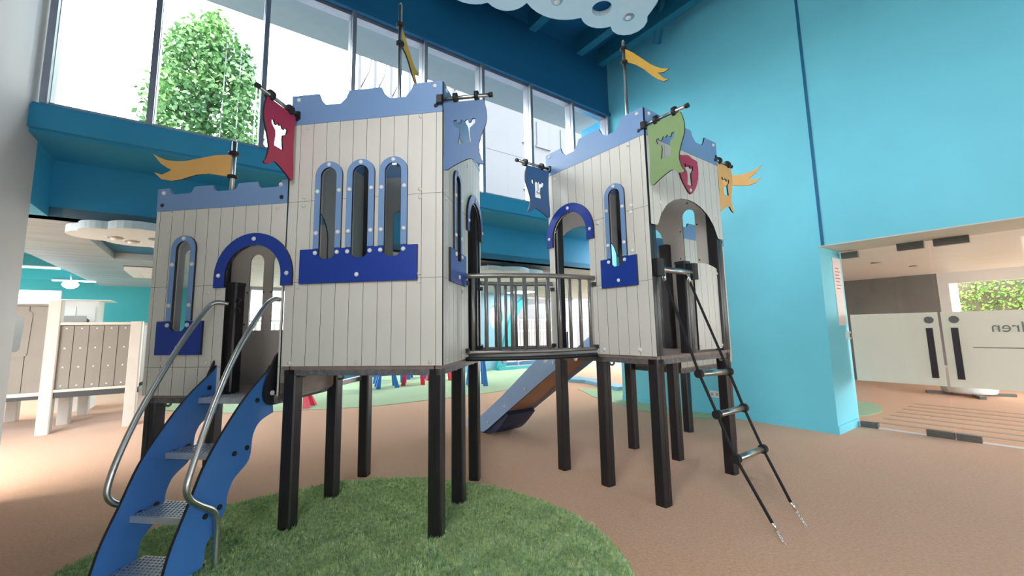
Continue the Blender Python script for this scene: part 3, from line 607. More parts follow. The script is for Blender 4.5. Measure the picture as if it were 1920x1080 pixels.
def mesh_raw(name, mb, mats):
    me = bpy.data.meshes.new(name); me.from_pydata([tuple(v) for v in mb.v], [], mb.f)
    for m in mats: me.materials.append(M[m])
    me.polygons.foreach_set('material_index', mb.m)
    bm = bmesh.new(); bm.from_mesh(me); bmesh.ops.recalc_face_normals(bm, faces=bm.faces); bm.to_mesh(me); bm.free(); return me
def wall_panel(t, P, s0, s1, rows, holes, phase=0, pitch=.1303, nm='wall_panel'):
    z0, z1 = rows[0], rows[-1]
    bd = link(nm, mesh_raw(nm, slab(solid(s0, s1, z0, z1, holes), P, PT, PT + BT, 0, 1, 2), ('core', 'core', 'cream_back')), t)
    xs = [s0]; k = math.ceil((s0 - phase) / pitch + .25)
    while phase + k * pitch < s1 - .03: xs.append(phase + k * pitch); k += 1
    xs.append(s1)
    for a, b in zip(xs[:-1], xs[1:]):
        for ra, rb in zip(rows[:-1], rows[1:]):
            c = solid(a + (.0017 if a > s0 else 0), b - (.0017 if b < s1 else 0), ra + (.0015 if ra > z0 else 0), rb - (.0015 if rb < z1 else 0), holes)
            if c: link('plank', mesh_raw('plank', slab(c, P, 0, PT, 0, 1), ('cream', 'core')), bd)
    return bd
capcache = {}
def cap(parent, P, s, z, d=0, r=.020, mt='cap', nm='bolt_cap', hgt=.014):
    o_ = Vector(P(0, 0, 0)); n = o_ - Vector(P(0, 1, 0)); n = Vector([round(x, 3) for x in n]); key = (tuple(n), r, mt, hgt)
    if key not in capcache:
        q = n.to_track_quat('Z', 'Y'); mb = MB(); prof = [(r, 0), (r, hgt * .3), (r * .8, hgt * .75), (r * .35, hgt)]; mb.lathe((0, 0, 0), prof, 12); mb.v = [tuple(q @ Vector(v)) for v in mb.v]
        capcache[key] = mesh('bolt_cap', mb, (mt,))
    c = link(nm, capcache[key], parent); c.location = P(s, d, z); return c
def arch_band(c, ro, ri, zc, zlow, n=20):
    """U-shaped trim outline (arch with straight legs)"""
    out = [(c - ro, zlow)] + [(c + ro * math.cos(PI - PI * k / n), zc + ro * math.sin(PI * k / n)) for k in range(n + 1)] + [(c + ro, zlow)]
    inn = [(c + ri, zlow)] + [(c + ri * math.cos(PI * k / n), zc + ri * math.sin(PI * k / n)) for k in range(n + 1)] + [(c - ri, zlow)]
    return out + inn
def window_trim(t, P, cs, zt, s0, s1, capz=True, pane=True):
    """arched trims with top zt at centres cs, standing on one royal blue plate from s0 to s1"""
    zc = zt - .131; zp1 = zt - .80; zp0 = zt - 1.105; zb = zt - .89
    for c in cs:
        w_ = part('window_trim', MB().prism([arch_band(c, .131, .076, zc, zp1 + .005)], P, -.020, 0, 0, 1), ('sky_blue', 'core'), t)
        for (ds, dz) in ((0, -.03), (-.104, -.275), (.104, -.275), (-.104, -.655), (.104, -.655)): cap(w_, P, c + ds, zt + dz, -.020)
        if pane:
            n = 14; lp = [(c - .074, zb), (c + .074, zb)] + [(c + .074 * math.cos(PI * k / n), zc + .074 * math.sin(PI * k / n)) for k in range(n + 1)]
            part('window_pane', MB().prism([lp], P, .016, .020, 0, 0), 'pane', t)
    o_ = [(s0, zp0), (s1, zp0), (s1, zp1)]
    for c in sorted(cs, reverse=True):
        o_ += [(c + .076, zp1), (c + .076, zb + .03), (c + .045, zb), (c - .045, zb), (c - .076, zb + .03), (c - .076, zp1)]
    o_ += [(s0, zp1)]
    pl = part('sill_plate', MB().prism([o_], P, -.022, 0, 0, 1), ('royal', 'core'), t)
    for c in cs:
        for ds in (-.104, .104): cap(pl, P, c + ds, zp1 - .035, -.022)
    cap(pl, P, (s0 + s1) / 2, zp0 + .065, -.022)
def arch_trim(t, P, c, zt, mt='royal', ro=.385, ri=.28):
    zc = zt - ro; tr = part('arch_trim', MB().prism([arch_band(c, ro, ri, zc, zc - .10)], P, -.024, 0, 0, 1), (mt, 'core'), t)
    cap(tr, P, c, zt - .055, -.024); cap(tr, P, c - ro + .05, zc + .01, -.024); cap(tr, P, c + ro - .05, zc + .01, -.024)
def door_hole(c, zt, zb, ro=.385, ri=.28): return arch_hole(c, ri, zb, zt - ro)
def win_hole(c, zt): return arch_hole(c, .085, zt - .89, zt - .131)
CR_BIG = [(0, 1), (.27, 1), (.295, .78), (.345, .60), (.49, .60), (.545, .78), (.575, 1), (.885, 1), (.915, .78), (.97, .60), (1.115, .60), (1.165, .78), (1.19, 1), (1.46, 1)]
CR_LOW = [(0, 1), (.13, 1), (.15, .78), (.18, .72), (.35, .72), (.375, .78), (.40, 1), (.60, 1), (.62, .78), (.645, .72), (.82, .72), (.845, .78), (.87, 1), (1.07, 1), (1.09, .78), (1.115, .72), (1.27, .72), (1.295, .78), (1.32, 1), (1.38, 1)]
def crown(t, P, s0, s1, prof, z0, z1, back=True):
    L = prof[-1][0]; pts = [(s0 + (s1 - s0) * a / L, z0 + (z1 - z0) * b) for a, b in prof]
    # gentle rounding of the notches
    c = part('battlement', MB().prism([[(s1, z0), (s0, z0)] [::-1] + pts[::-1]], P, -.004, .014, 0, 1), ('sky_blue', 'core'), t)
    cap(c, P, s0 + .07 * (1 if s1 > s0 else -1), z1 - .045, -.004); cap(c, P, s1 - .07, z1 - .045, -.004)
    cap(c, P, s0 + .06, z0 + .06, -.004, mt='black', nm='dark_bolt', hgt=.008); cap(c, P, s1 - .06, z0 + .06, -.004, mt='black', nm='dark_bolt', hgt=.008)
    return c
def post(t, x, y, z1, z0=0, w_=.058, nm='post', topcap=False):
    p = part(nm, MB().box((x - w_, y - w_, z0), (x + w_, y + w_, z1), bev=.012).box((x - .006, y - w_ - .002, z0), (x + .006, y - w_ + .01, z1)), 'post', t)
    if topcap: sub('post_cap', MB().box((x - w_ - .006, y - w_ - .006, z1), (x + w_ + .006, y + w_ + .006, z1 + .03), bev=.015), 'black', p)
    return p
def ring(t, c, ax, r=.032, mt='rail'):
    """eye clamp: a short open tube"""
    m_ = MB(); c = Vector(c); ax = Vector(ax).normalized(); u = ax.orthogonal().normalized(); v = ax.cross(u); P_ = [c + (u * math.cos(2 * PI * k / 16) + v * math.sin(2 * PI * k / 16)) * r for k in range(16)]
    m_.tube(P_, .011, 6, closed=True); return part('clamp_ring', m_, mt, t)
def deck(t, x0, y0, x1, y1, z, th=.045):
    part('deck', MB().box((x0 + .015, y0 + .015, z + .0), (x1 - .015, y1 - .015, z + .03)), 'deck', t)
    part('deck_rim', MB().box((x0 + .02, y0 + .016, z - .05), (x1 - .02, y0 + .05, z)).box((x0 + .02, y1 - .05, z - .05), (x1 - .02, y1 - .016, z)).box((x0 + .016, y0 + .05, z - .05), (x0 + .05, y1 - .05, z)).box((x1 - .05, y0 + .05, z - .05), (x1 - .016, y1 - .05, z)), 'deckrim', t)
ROWS = [Z1, Z2, Z3, Z4]
S = 1.46; E = .074
# ---- front tower
T = thing('castle_tower', 'tall front castle tower with three arched windows above one dark blue plate', 'play tower', FM, (-.73, .73, 0))
Pf = face(0, 0, 1, 0, 0, 1); Pr = face(0, 0, 0, 1, -1, 0); Pb = face(0, S, 1, 0, 0, -1); Pl = face(-S, 0, 0, 1, 1, 0)
def rel(P, b): return lambda s, d, z: tuple(np.subtract(P(s, d, z), b))
# wall_panel and cap work in the thing's own coordinates, part() in frame coordinates: wrap them
_wp, _cap = wall_panel, cap
def wall_panel(t, P, *a, **k): return _wp(t, rel(P, tuple(t['base'])), *a, **k)
def root(o):
    while o.parent is not None: o = o.parent
    return o
def cap(parent, P, *a, **k): return _cap(parent, rel(P, tuple(root(parent)['base'])), *a, **k)
cs3 = (-1.058, -.752, -.448)
wall_panel(T, Pf, -1.456, -.006, ROWS, [win_hole(c, 3.18) for c in cs3], phase=-.061)
window_trim(T, Pf, cs3, 3.18, -1.31, -.22)
crown(T, Pf, -1.463, -.004, CR_BIG, Z4, Z5)
wall_panel(T, Pr, .016, 1.455, ROWS, [win_hole(.43, 3.18), door_hole(1.135, 3.15, Z1)], phase=.06)
window_trim(T, Pr, (.43,), 3.18, .165, .70); arch_trim(T, Pr, 1.135, 3.15, ro=.37)
crown(T, Pr, .016, 1.46, CR_BIG, Z4, Z5)
wall_panel(T, Pb, -1.44, -.02, ROWS, [win_hole(-.42, 3.18), win_hole(-1.02, 3.18)], phase=-.06); crown(T, Pb, -1.46, -.0, CR_BIG, Z4, Z5)
wall_panel(T, Pl, .02, 1.44, ROWS, [door_hole(.34, 3.0, Z1)], phase=.06); crown(T, Pl, .016, 1.46, CR_BIG, Z4, Z5)
for (x, y) in ((-E, E), (-S + E, E), (-E, .73), (-S + E, .73), (-E, S - E), (-S + E, S - E)): post(T, x, y, Z5 - .03 if y != .73 else Z1 + .9)
deck(T, -S, 0, 0, S, Z1 - .03)
for s, z in ((-1.30, 3.525), (-.205, 3.54), (-.205, 2.87), (-.205, 2.80), (-1.305, 2.87), (-1.305, 2.79), (-.21, 2.13), (-.21, 2.06), (-1.33, 2.13), (-1.33, 2.05), (-.76, 1.393), (-.11, 1.39), (-1.38, 1.39)): cap(T, Pf, s, z, r=.019, mt='cream', hgt=.012)
for s, z in ((.09, 2.87), (.09, 2.80), (.85, 3.4), (.12, 1.40), (.60, 1.40), (.15, 2.02), (.62, 2.02)): cap(T, Pr, s, z, r=.019, mt='cream', hgt=.012)
for (c, ax) in (((-S + .16, .09, 1.30), (0, 1, 0)), ((-.06, .60, 1.30), (1, 0, 0)), ((-.06, 1.28, 1.30), (1, 0, 0)), ((-1.32, .73, 1.20), (0, 1, 0))): ring(T, c, ax)
part('cross_brace', MB().box((-1.39, .66, 1.12), (-1.37, .80, 1.34)).box((-1.42, .05, 1.10), (-1.38, .80, 1.33)), 'deck', T)
m_ = MB().box((-S - 0, .08, 1.08), (-S + .05, 1.38, 1.13)); part('side_beam', m_, 'rail', T)
# ---- left low tower
TL = thing('entrance_tower', 'low left castle tower with the blue arched stair entrance', 'play tower', FM, (-2.15, .4, 0))
TD = .80; PfT = face(0, 0, 1, 0, 0, 1); PbT = face(0, TD, 1, 0, 0, -1); PlT = face(-2.84, 0, 0, 1, 1, 0)
TR = [1.11, Z1, Z2, 2.825]
dh = door_hole(-1.768, 2.558, 1.11, ro=.39)
wall_panel(TL, PfT, -2.838, -1.47, TR, [win_hole(-2.50, 2.574), dh], phase=-.061)
window_trim(TL, PfT, (-2.50,), 2.574, -2.72, -2.245); 
arch_trim(TL, PfT, -1.768, 2.558, ro=.39)
crown(TL, PfT, -2.843, -1.468, CR_LOW, 2.825, 3.048)
wall_panel(TL, PbT, -2.83, -1.48, TR, [win_hole(-2.40, 2.574), win_hole(-2.115, 2.574)], phase=-.061); crown(TL, PbT, -2.84, -1.47, CR_LOW, 2.825, 3.048)
wall_panel(TL, PlT, .016, TD - .02, TR, [win_hole(.4, 2.574)], phase=.06)
crown(TL, PlT, .016, TD, [(a * TD / 1.38, b) for a, b in CR_LOW[:12]] + [(TD, CR_LOW[11][1])], 2.825, 3.048)
for (x, y) in ((-2.84 + E, E), (-2.84 + E, TD - E)): post(TL, x, y, 3.0)
post(TL, -2.03, E + .02, 2.09, 1.13, nm='door_post', topcap=True)
deck(TL, -2.83, 0, -1.475, TD, 1.09)
for s, z in ((-2.67, 2.13), (-2.67, 2.055), (-2.675, 2.79), (-1.57, 2.785), (-2.226, 2.03), (-2.12, 2.02), (-2.66, 1.40), (-2.66, 1.31), (-2.2, 1.40), (-2.2, 1.32)): cap(TL, PfT, s, z, r=.018, mt='cream', hgt=.012)
for s, z in ((-2.5, 2.1), (-2.3, 2.1), (-2.21, 2.1), (-2.27, 2.6), (-2.52, 1.75), (-1.95, 1.45)): cap(TL, PbT, s, z, d=.016, r=.010, mt='black', nm='screw', hgt=-.006)
ring(TL, (-2.62, .06, 1.04), (0, 1, 0)); 
for z in (1.95, 1.86): ring(TL, (-1.955, .05, z), (0, 1, 0), .022, 'black')
# ---- stairs
SY = [(.00, 1.375), (-.05, 1.315), (-.27, 1.14), (-.475, .915), (-.62, .715), (-.72, .50), (-.825, .28), (-.875, .12), (-.90, .0)]
SB = [(-.60, .0), (-.575, .09), (-.56, .18), (-.465, .27), (-.41, .36), (-.395, .455), (-.345, .545), (-.225, .62), (-.187, .69), (-.172, .83), (-.10, .92), (.05, .965)]
ST = thing('blue_stairs', 'blue sided stairs with steel treads and bent handrails, front left', 'stairs', FM, (-1.8, -.5, 0))
so = smooth(SY, 4) + smooth(SB, 4)
for x0 in (-2.105, -1.572):
    st = part('stringer', MB().prism([so], lambda a, d, b: (x0 + d, a, b), 0, .022, 0, 1), ('mid_blue', 'core'), ST)
    for (y, z) in ((-.07, 1.19), (-.149, 1.10), (-.025, 1.10), (-.36, .735), (-.235, .745), (-.47, .39), (-.59, .375)):
        sub('stringer_bolt', MB().tube([(x0 + .022, y, z), (x0 + .032, y, z)], .019, 12), 'black', st)
trd = [(-.17, 1.12), (-.43, .75), (-.66, .385), (-.80, .06)]
for (y, z) in trd:
    td = part('tread', MB().box((-2.082, y, z - .012), (-1.573, y + .27, z)).box((-2.082, y, z - .045), (-1.573, y + .012, z - .012)).box((-2.082, y + .26, z - .045), (-1.573, y + .27, z - .012)), 'tread', ST)
    m_ = MB()
    for i in range(16):
        for j in range(8):
            cx_, cy_ = -2.06 + i * .031 + (.015 if j % 2 else 0), y + .025 + j * .032
            m_.add([(cx_ - .008, cy_ - .008, z), (cx_ + .008, cy_ - .008, z), (cx_ + .008, cy_ + .008, z), (cx_ - .008, cy_ + .008, z), (cx_, cy_, z + .006)], [(0, 1, 4), (1, 2, 4), (2, 3, 4), (3, 0, 4)])
    g_ = sub('anti_slip_studs', m_, 'chain', td); g_['kind'] = 'stuff'
part('handrail', MB().tube(smooth([(-2.03, .03, 1.92), (-2.11, -.04, 1.93), (-2.14, -.12, 1.84), (-2.14, -.33, 1.55), (-2.14, -.58, 1.13), (-2.14, -.72, .82), (-2.14, -.775, .64), (-2.135, -.775, .55), (-2.12, -.73, .49), (-2.11, -.68, .47)], 6), .021, 12), 'steel', ST)
part('handrail', MB().tube(smooth([(-1.5, .0, 1.945), (-1.5, -.08, 1.94), (-1.5, -.17, 1.88), (-1.5, -.30, 1.72), (-1.5, -.466, 1.48), (-1.5, -.63, 1.14), (-1.5, -.77, .76), (-1.5, -.80, .64), (-1.5, -.77, .56), (-1.5, -.69, .49), (-1.5, -.58, .41), (-1.5, -.54, .33), (-1.5, -.53, .2), (-1.5, -.53, .0)], 6), .021, 12), 'steel', ST)
for x0 in (-2.125, -1.54):
    bl = smooth([(.06, 1.03), (-.05, 1.05), (-.10, 1.12), (-.09, 1.22), (-.04, 1.34), (.02, 1.45), (.06, 1.48)], 4)
    br = part('hanger_plate', MB().prism([bl], lambda a, d, b: (x0 + d, a, b), 0, .018, 0, 0), 'black', ST)
    if x0 > -1.9: sub('bolt_cap', MB().tube([(x0 + .018, -.015, 1.14), (x0 + .03, -.015, 1.14)], .02, 12), 'cap', br)
# ---- right tower (frame FR)
TB = thing('ladder_tower', 'tall right castle tower with the arched doorway above the rope ladder', 'play tower', FR, (.73, .73, 0))
Qf = face(0, 0, 1, 0, 0, 1); Ql = face(0, 0, 0, 1, 1, 0); Qr = face(S, 0, 0, 1, -1, 0); Qb = face(0, S, 1, 0, 0, -1)
wall_panel(TB, Ql, .006, 1.455, ROWS, [win_hole(.405, 3.165), door_hole(1.075, 3.12, Z1)], phase=.055)
window_trim(TB, Ql, (.405,), 3.165, .162, .622); arch_trim(TB, Ql, 1.09, 3.12)
crown(TB, Ql, .0, 1.465, CR_BIG, Z4, Z5)
wall_panel(TB, Qf, .026, 1.455, [2.65, Z4], [arch_hole(.74, .61, 2.0, 2.55, .465)], phase=.08, nm='arch_panel')
crown(TB, Qf, .022, 1.465, CR_BIG, Z4, Z5)
wall_panel(TB, Qr, .02, 1.44, ROWS, [win_hole(.41, 3.165), door_hole(1.06, 3.12, Z1)], phase=.055); crown(TB, Qr, .0, 1.46, CR_BIG, Z4, Z5)
wall_panel(TB, Qb, .02, 1.44, [2.65, Z4], [arch_hole(.73, .61, 2.0, 2.55, .465)], phase=.08, nm='arch_panel'); crown(TB, Qb, .0, 1.46, CR_BIG, Z4, Z5)
for (x, y) in ((E, E), (E, .73), (E, S - E), (S - E, E), (S - E, .73), (S - E, S - E)): post(TB, x, y, Z5 - .03 if y != .73 else 2.7)
post(TB, .66, E, 2.30, Z1, nm='door_post', topcap=True)
deck(TB, 0, 0, S, S, Z1 - .03)
# small barrier right of the ladder with an arched head
bar = dict(a=.8, b=1.4, ks=[.84 + .0433 * k for k in range(13)], f=None)
fz = lambda s: 2.24 + .10 * math.sqrt(max(0, 1 - ((s - 1.03) / .36) ** 2))
ks = [.83 + (1.35 - .83) * k / 12 for k in range(13)]
def bcells(a, b, z0=1.385):
    q = [a] + [k for k in ks if a < k < b] + [b]; return [(x, y_, z0, z0, fz(x), fz(y_)) for x, y_ in zip(q[:-1], q[1:])]
Qf_r = rel(Qf, tuple(TB['base']))
bd = link('barrier_panel', mesh_raw('barrier_panel', slab(bcells(.83, 1.35), Qf_r, .047, .06, 0, 1, 2), ('core', 'core', 'cream_back')), TB)
for k in range(4): link('plank', mesh_raw('plank', slab(bcells(.83 + k * .13 + .0015, .96 + k * .13 - .0015), Qf_r, .04, .047, 0, 1), ('cream', 'core')), bd)
for s, z in ((1.31, 2.24), (.86, 1.42), (1.31, 1.42)): cap(TB, Qf, s, z, d=.04, mt='cream')
part('ladder_bar', MB().tube([(.10, -.02, 2.20), (.72, -.02, 2.20)], .030, 14), 'steel', TB)
for x in (.08, .70): part('bar_socket', MB().box((x - .05, -.06, 2.13), (x + .05, .04, 2.30), bev=.02), 'black', TB)
# heraldic shield
sh = smooth([(.60, 3.485), (.66, 3.50), (.71, 3.515), (.775, 3.53), (.84, 3.515), (.90, 3.505), (.965, 3.49), (.975, 3.36), (.93, 3.23), (.86, 3.14), (.775, 3.08), (.69, 3.14), (.61, 3.23), (.57, 3.36)], 2, True)
def rook(cx_, cz, w_, h):
    q = [(-.30, -.5), (.30, -.5), (.24, -.05), (.26, .12), (.5, .30), (.52, .48), (.38, .50), (.30, .36), (.20, .36), (.14, .50), (.0, .40), (-.12, .50), (-.20, .36), (-.30, .36), (-.36, .50), (-.52, .46), (-.46, .24), (-.24, .12), (-.22, -.05)]
    return [(cx_ + a * w_, cz + b * h) for a, b in q]
shd = part('shield', MB().prism([sh, rook(.775, 3.30, .17, .24)], Qf, -.016, 0, 0, 1), ('red', 'core'), TB); cap(shd, Qf, .775, 3.125, -.016)
for s, z in ((.20, 2.895), (1.32, 2.888), (.12, 3.53), (1.31, 3.486)): cap(TB, Qf, s, z, r=.02, mt='cream', hgt=.012)
for s, z in ((.205, 2.88), (.21, 2.81), (.20, 3.53), (1.32, 3.50), (.65, 2.79), (.215, 2.41), (.64, 1.412), (.19, 1.42), (.65, 2.07)): cap(TB, Ql, s, z, r=.021, mt='cap', hgt=.018)
for (c, ax) in (((.06, .60, 1.28), (1, 0, 0)), ((.06, 1.28, 1.30), (1, 0, 0)), ((1.28, .05, 1.28), (0, 1, 0))): ring(TB, c, ax)
# inner screws
for s, z in ((.41, 3.2), (.30, 2.9), (.53, 2.85), (.30, 2.45), (.55, 2.5)): cap(TB, Qr, s, z, d=.016, r=.010, mt='black', nm='screw', hgt=-.006)
# ---- rear low tower behind it
TS = thing('rear_tower', 'low rear castle tower half hidden behind the ladder tower', 'play tower', FR, (2.15, 1.06, 0))
y0 = S - TD; Sf = face(0, y0, 1, 0, 0, 1); Sb = face(0, S, 1, 0, 0, -1); Se = face(2.84, y0, 0, 1, -1, 0)
wall_panel(TS, Sf, 1.48, 2.83, TR, [win_hole(2.5, 2.574)], phase=.06); crown(TS, Sf, 1.47, 2.84, CR_LOW, 2.825, 3.048)
wall_panel(TS, Sb, 1.48, 2.83, TR, [win_hole(1.85, 2.574)], phase=.06); crown(TS, Sb, 1.47, 2.84, CR_LOW, 2.825, 3.048)
wall_panel(TS, Se, .02, TD - .02, TR, [], phase=.06)
crown(TS, Se, .0, TD, [(a * TD / 1.38, b) for a, b in CR_LOW[:12]] + [(TD, CR_LOW[11][1])], 2.825, 3.048)
for (x, y) in ((2.84 - E, y0 + E), (2.84 - E, S - E)): post(TS, x, y, 3.0)
deck(TS, 1.475, y0, 2.83, S, 1.09)
for s, z in ((1.62, 1.2), (2.1, 1.22), (2.6, 1.2)): cap(TS, Sf, s, z, r=.018, mt='cream')

# ---- bridge with bowed railings
a0 = FM.pt(.0, .79); a1 = FM.pt(0, 1.40); b0 = FR.pt(0, .79); b1 = FR.pt(0, 1.40)
BR = thing('arched_bridge', 'bridge with bowed grey railings between the two tall towers', 'bridge', WORLD, ((a0.x + b1.x) / 2, (a0.y + b1.y) / 2, 0))
def bow(p, q, sgn, amt, n=14):
    d = (q - p); nrm = Vector((d.y, -d.x, 0)).normalized() * sgn; out = []
    for k in range(n + 1):
        t_ = k / n; c_ = p + d * t_ + nrm * (amt * 4 * t_ * (1 - t_)); out.append(c_)
    return out
def railing(p, q, sgn, amt, nb, zt, zb):
    c = bow(p, q, sgn, amt, 28)
    r_ = part('railing', MB().tube([(v.x, v.y, zt) for v in c], .026, 10), 'rail', BR); part('lower_rail', MB().tube([(v.x, v.y, zb) for v in c], .022, 10), 'rail', BR)
    for k in range(nb):
        t_ = (k + .55) / (nb + .1); i = t_ * 28; j = int(i); v = c[j].lerp(c[j + 1], i - j)
        sub('baluster', MB().tube([(v.x, v.y, zb), (v.x, v.y, zt)], .019, 8), 'rail', r_)
    for e_ in (c[0], c[-1]):
        for z in (zt - .07, zb + .02): sub('end_bolt', MB().box((e_.x - .03, e_.y - .03, z - .02), (e_.x + .03, e_.y + .03, z + .02)), 'black', r_)
near0, near1 = FM.pt(.0, .76), FR.pt(-.0, .75)
railing(near0, near1, 1, .13, 11, 2.19, 1.42)
railing(FM.pt(.0, 1.42), FR.pt(0, 1.42), -1, .08, 7, 2.19, 1.42)
c = bow(near0, near1, 1, .15, 20); c2 = bow(FM.pt(0, 1.45), FR.pt(0, 1.45), -1, .10, 20)
dk = [(v.x, v.y) for v in c] + [(v.x, v.y) for v in c2[::-1]]
part('bridge_deck', MB().prism([dk], lambda a, d, b: (a, b, d), 1.365, 1.335, 0, 1), ('deck', 'core'), BR)
part('deck_rim', MB().tube([(v.x, v.y, 1.355) for v in c], .022, 8), 'core', BR)
for k in (5, 11, 16): part('bolt_cap', MB().lathe((c[k].x, c[k].y + .03, 1.30), [(.012, 0), (.022, .02), (.022, .04)], 10), 'cap', BR)

# ---- slide behind the right tower
SL = thing('slide', 'straight slide with pale blue sides running down behind the bridge', 'slide', FR, (.55, 2.6, 0))
side = [(1.48, 1.25), (1.99, .94), (2.83, .405), (3.3, .10), (3.45, .02), (3.9, .0), (3.95, .10), (3.9, .20), (3.5, .27), (2.95, .62), (2.18, 1.16), (1.55, 1.56), (1.48, 1.60)]
for x0 in (.28, .83):
    s_ = part('slide_side', MB().prism([side], lambda a, d, b: (x0 + d, a, b), 0, .022, 0, 1), ('slide_blue', 'core'), SL)
    for (y, z) in ((1.75, 1.2), (2.35, .80), (2.85, .50), (3.3, .20)): sub('bolt_cap', MB().tube([(x0 - .012, y, z), (x0, y, z)], .02, 10), 'cap', s_)
bedp = smooth([(1.40, 1.33), (1.60, 1.28), (1.99, 1.02), (2.83, .47), (3.2, .22), (3.45, .13), (3.85, .10)], 5); bedl = [(a, b - .03) for a, b in bedp[::-1]]
part('slide_bed', MB().prism([bedp + bedl], lambda a, d, b: (.30 + d, a, b), 0, .53, 0, 0), 'slide_bed', SL)
part('slide_foot', MB().prism([smooth([(2.85, .41), (3.1, .24), (3.3, .13), (3.55, .07), (3.9, .06)], 3) + smooth([(3.9, .0), (3.5, .0), (3.25, .03), (3.05, .14), (2.8, .37)], 3)], lambda a, d, b: (.302 + d, a, b), 0, .526, 0, 0), 'navy', SL)

# ---- rope ladder
LD = thing('rope_ladder', 'black rope ladder with steel rungs hanging from the ladder tower bar', 'rope ladder', FR, (.35, -.45, 0))
ra = [(.15, -.02, 2.13), (.15, -.315, 1.215), (.145, -.455, .88), (.14, -.59, .545), (.13, -.83, .13)]
rb_ = [(.60, -.02, 2.13), (.585, -.37, 1.205), (.585, -.48, .885), (.585, -.615, .55), (.58, -.80, .16)]
for P_ in (ra, rb_): part('rope', MB().tube([tuple(v) for v in P_], .013, 8), 'rope', LD)
for k in (1, 2, 3):
    rg_ = part('rung', MB().tube([ra[k], rb_[k]], .027, 12), 'steel', LD)
    d_ = Vector(rb_[k]) - Vector(ra[k])
    for t_ in (0, 1): q = Vector(ra[k]) + d_ * t_; sub('rung_cap', MB().tube([q - d_ * .05, q + d_ * .05], .038, 12), 'black', rg_)
for (P_, g) in ((ra, (.13, -.906, 0)), (rb_, (.575, -.90, 0))):
    q = Vector(P_[-1]); e_ = Vector(g); part('shackle', MB().tube([q + (q - e_).normalized() * .02, q.lerp(e_, .35)], .012, 8), 'chain', LD)
    for k in range(5):
        c_ = q.lerp(e_, .42 + .13 * k); ax = (e_ - q).normalized(); sd = Vector((1, 0, 0)) if k % 2 else ax.cross(Vector((1, 0, 0)))
        part('chain_link', MB().tube([c_ + ax * .014 * math.cos(w2) + sd * .008 * math.sin(w2) for w2 in [2 * PI * i / 10 for i in range(10)]], .0035, 5, closed=True), 'chain', LD)
for P_ in (ra, rb_): part('top_shackle', MB().tube([(P_[0][0], -.02, 2.19), (P_[0][0], -.03, 2.08)], .017, 8), 'chain', LD)

# ---- banners: laminate boards hanging from short steel arms
def banner(label, fr, base, P, outline, cutout, mt, arm0, arm1, rings_, zb=3.655):
    t = thing('castle_banner', label, 'banner', fr, base, 'banners hanging from the tower corners')
    part('banner_board', MB().prism([outline, cutout], P, 0, .016, 0, 1), (mt, 'core'), t)
    a_ = part('arm', MB().tube([arm0, arm1], .017, 12), 'steel', t); d_ = Vector(arm1) - Vector(arm0); d_.normalize()
    sub('arm_end', MB().tube([Vector(arm1) - d_ * .01, Vector(arm1) + d_ * .02], .022, 12), 'black', a_)
    for t_ in rings_: q = Vector(arm0) + d_ * t_; part('rubber_ring', MB().tube([q - d_ * .016, q + d_ * .016], .045, 16), 'black', t)
    part('arm_bracket', MB().box(tuple(np.subtract(arm0, (.03, .03, .035))), tuple(np.add(arm0, (.03, .03, .035))), bev=.01), 'post', t)
    return t
bo = smooth([(.0, 3.625), (.015, 3.36), (.0, 3.06), (.03, 3.015), (.09, 3.045), (.18, 3.085), (.25, 3.10), (.30, 3.055), (.36, 3.045), (.335, 3.10), (.315, 3.20), (.34, 3.30), (.385, 3.42), (.385, 3.53), (.36, 3.625)], 4)
mir = lambda pts, k: [(k * a, b) for a, b in pts]
sft = lambda pts, d: [(a + d, b) for a, b in pts]
rk = rook(.19, 3.35, .19, .22)
banner('steel blue banner on the right corner of the front tower', FM, (.0, .0, 3.0), lambda s, d, z: (s, d - .03, z), sft(bo, .01), sft(rk, .01), 'banner_blue', (-.02, -.02, 3.665), (.43, -.02, 3.665), (.14, .33))
banner('crimson banner on the left corner of the front tower', FM, (-1.42, .0, 3.0), lambda s, d, z: (-1.41 + d, s, z), mir(sft(bo, .04), -1), mir(sft(rk, .05), -1), 'red', (-1.402, .0, 3.655), (-1.402, -.50, 3.655), (.12, .36))
banner('leaf green banner on the near corner of the ladder tower', FR, (.0, .0, 3.0), lambda s, d, z: (-.008 + d, s, z), mir(sft(bo, .04), -1), mir(sft(rk, .04), -1), 'green', (.0, .0, 3.655), (.0, -.46, 3.655), (.14, .34))
banner('steel blue banner on the bridge side corner of the ladder tower', FR, (.0, 1.41, 3.0), lambda s, d, z: (s, 1.40 + d, z), mir(sft(bo, .02), -1), mir(sft(rk, .02), -1), 'banner_blue', (.0, 1.41, 3.655), (-.52, 1.41, 3.655), (.14, .40))
banner('yellow banner on the far right corner of the ladder tower', FR, (1.5, .0, 3.0), lambda s, d, z: (s, .012 + d, z), sft(bo, 1.475), sft(rk, 1.475), 'yellow', (1.44, .02, 3.655), (1.86, .02, 3.655), (.10, .32))

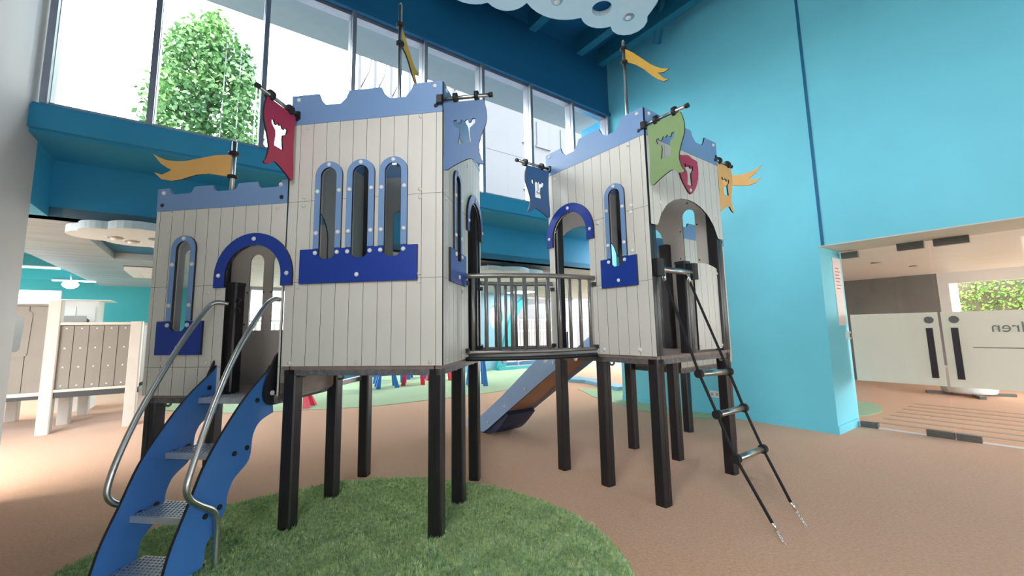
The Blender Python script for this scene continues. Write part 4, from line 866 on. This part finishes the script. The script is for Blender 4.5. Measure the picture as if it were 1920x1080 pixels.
# ---- pennants on masts
def pennant(label, fr, x, y, z0, z1, zf, L, h, ang, mt, lean=0):
    t = thing('pennant', label, 'flag', fr, (x, y, z0), 'pennants on the castle masts')
    m = part('mast', MB().tube([(x, y, z0), (x, y, z1)], .021, 12), 'steel', t)
    sub('mast_tip', MB().lathe((x, y, z1), [(.021, 0), (.012, .02), (.002, .035)], 10), 'steel', m)
    for z in (zf - h * .5, zf + h * .62): part('rubber_ring', MB().lathe((x, y, z - .016), [(.022, 0), (.046, .004), (.046, .028), (.022, .032)], 14), 'black', t)
    o_ = [(.0, -.5), (.10, -.40), (.26, -.26), (.42, -.26), (.60, -.42), (.72, -.46), (.86, -.34), (.97, .05), (.86, -.12), (.78, .0), (.74, .08), (.80, .20), (.88, .42), (1.0, .95), (.93, .78), (.82, .58), (.70, .48), (.58, .44), (.40, .52), (.20, .60), (.0, .55)]
    o_ = [(a * L, b * h) for a, b in o_]
    c_, s_ = math.cos(ang), math.sin(ang)
    part('flag', MB().prism([o_], lambda a, d, b: (x + c_ * (a + .02) - s_ * d, y + s_ * (a + .02) + c_ * d, zf + b + lean * a), -.008, .008, 0, 1), (mt, 'core'), t)
    return t
pennant('long orange pennant on the mast of the low entrance tower', FM, -2.095, .05, 2.85, 3.485, 3.24, .88, .21, PI, 'yellow')
pennant('pale mustard pennant seen edge-on atop the front tower mast', FM, -.73, .73, 3.4, 5.30, 4.93, .50, .20, math.radians(88), 'mustard', -.62)
pennant('mustard pennant on the tall mast of the ladder tower', FR, .74, .73, 3.4, 5.32, 5.12, .52, .17, math.radians(-68), 'mustard', -1.0)
pennant('orange pennant flying right behind the yellow banner', FR, 2.62, .74, 2.9, 3.93, 3.76, .74, .20, math.radians(-63), 'yellow', 0)
for fr_, x, y in ((FM, -.73, .73), (FR, .74, .73)):
    pass
part('mast_beam', MB().box((-1.44, .70, 3.62), (-.02, .76, 3.68)), 'sky_blue', T); part('mast_beam', MB().box((.02, .70, 3.62), (1.44, .76, 3.68)), 'sky_blue', TB)

# ------------------------------------------------------------------ survey units -> metres
for me in bpy.data.meshes: me.transform(Matrix.Scale(K, 4))
for o in bpy.data.objects:
    if o.type == 'CAMERA': continue
    o.location = o.location * K
    if 'base' in o: del o['base']
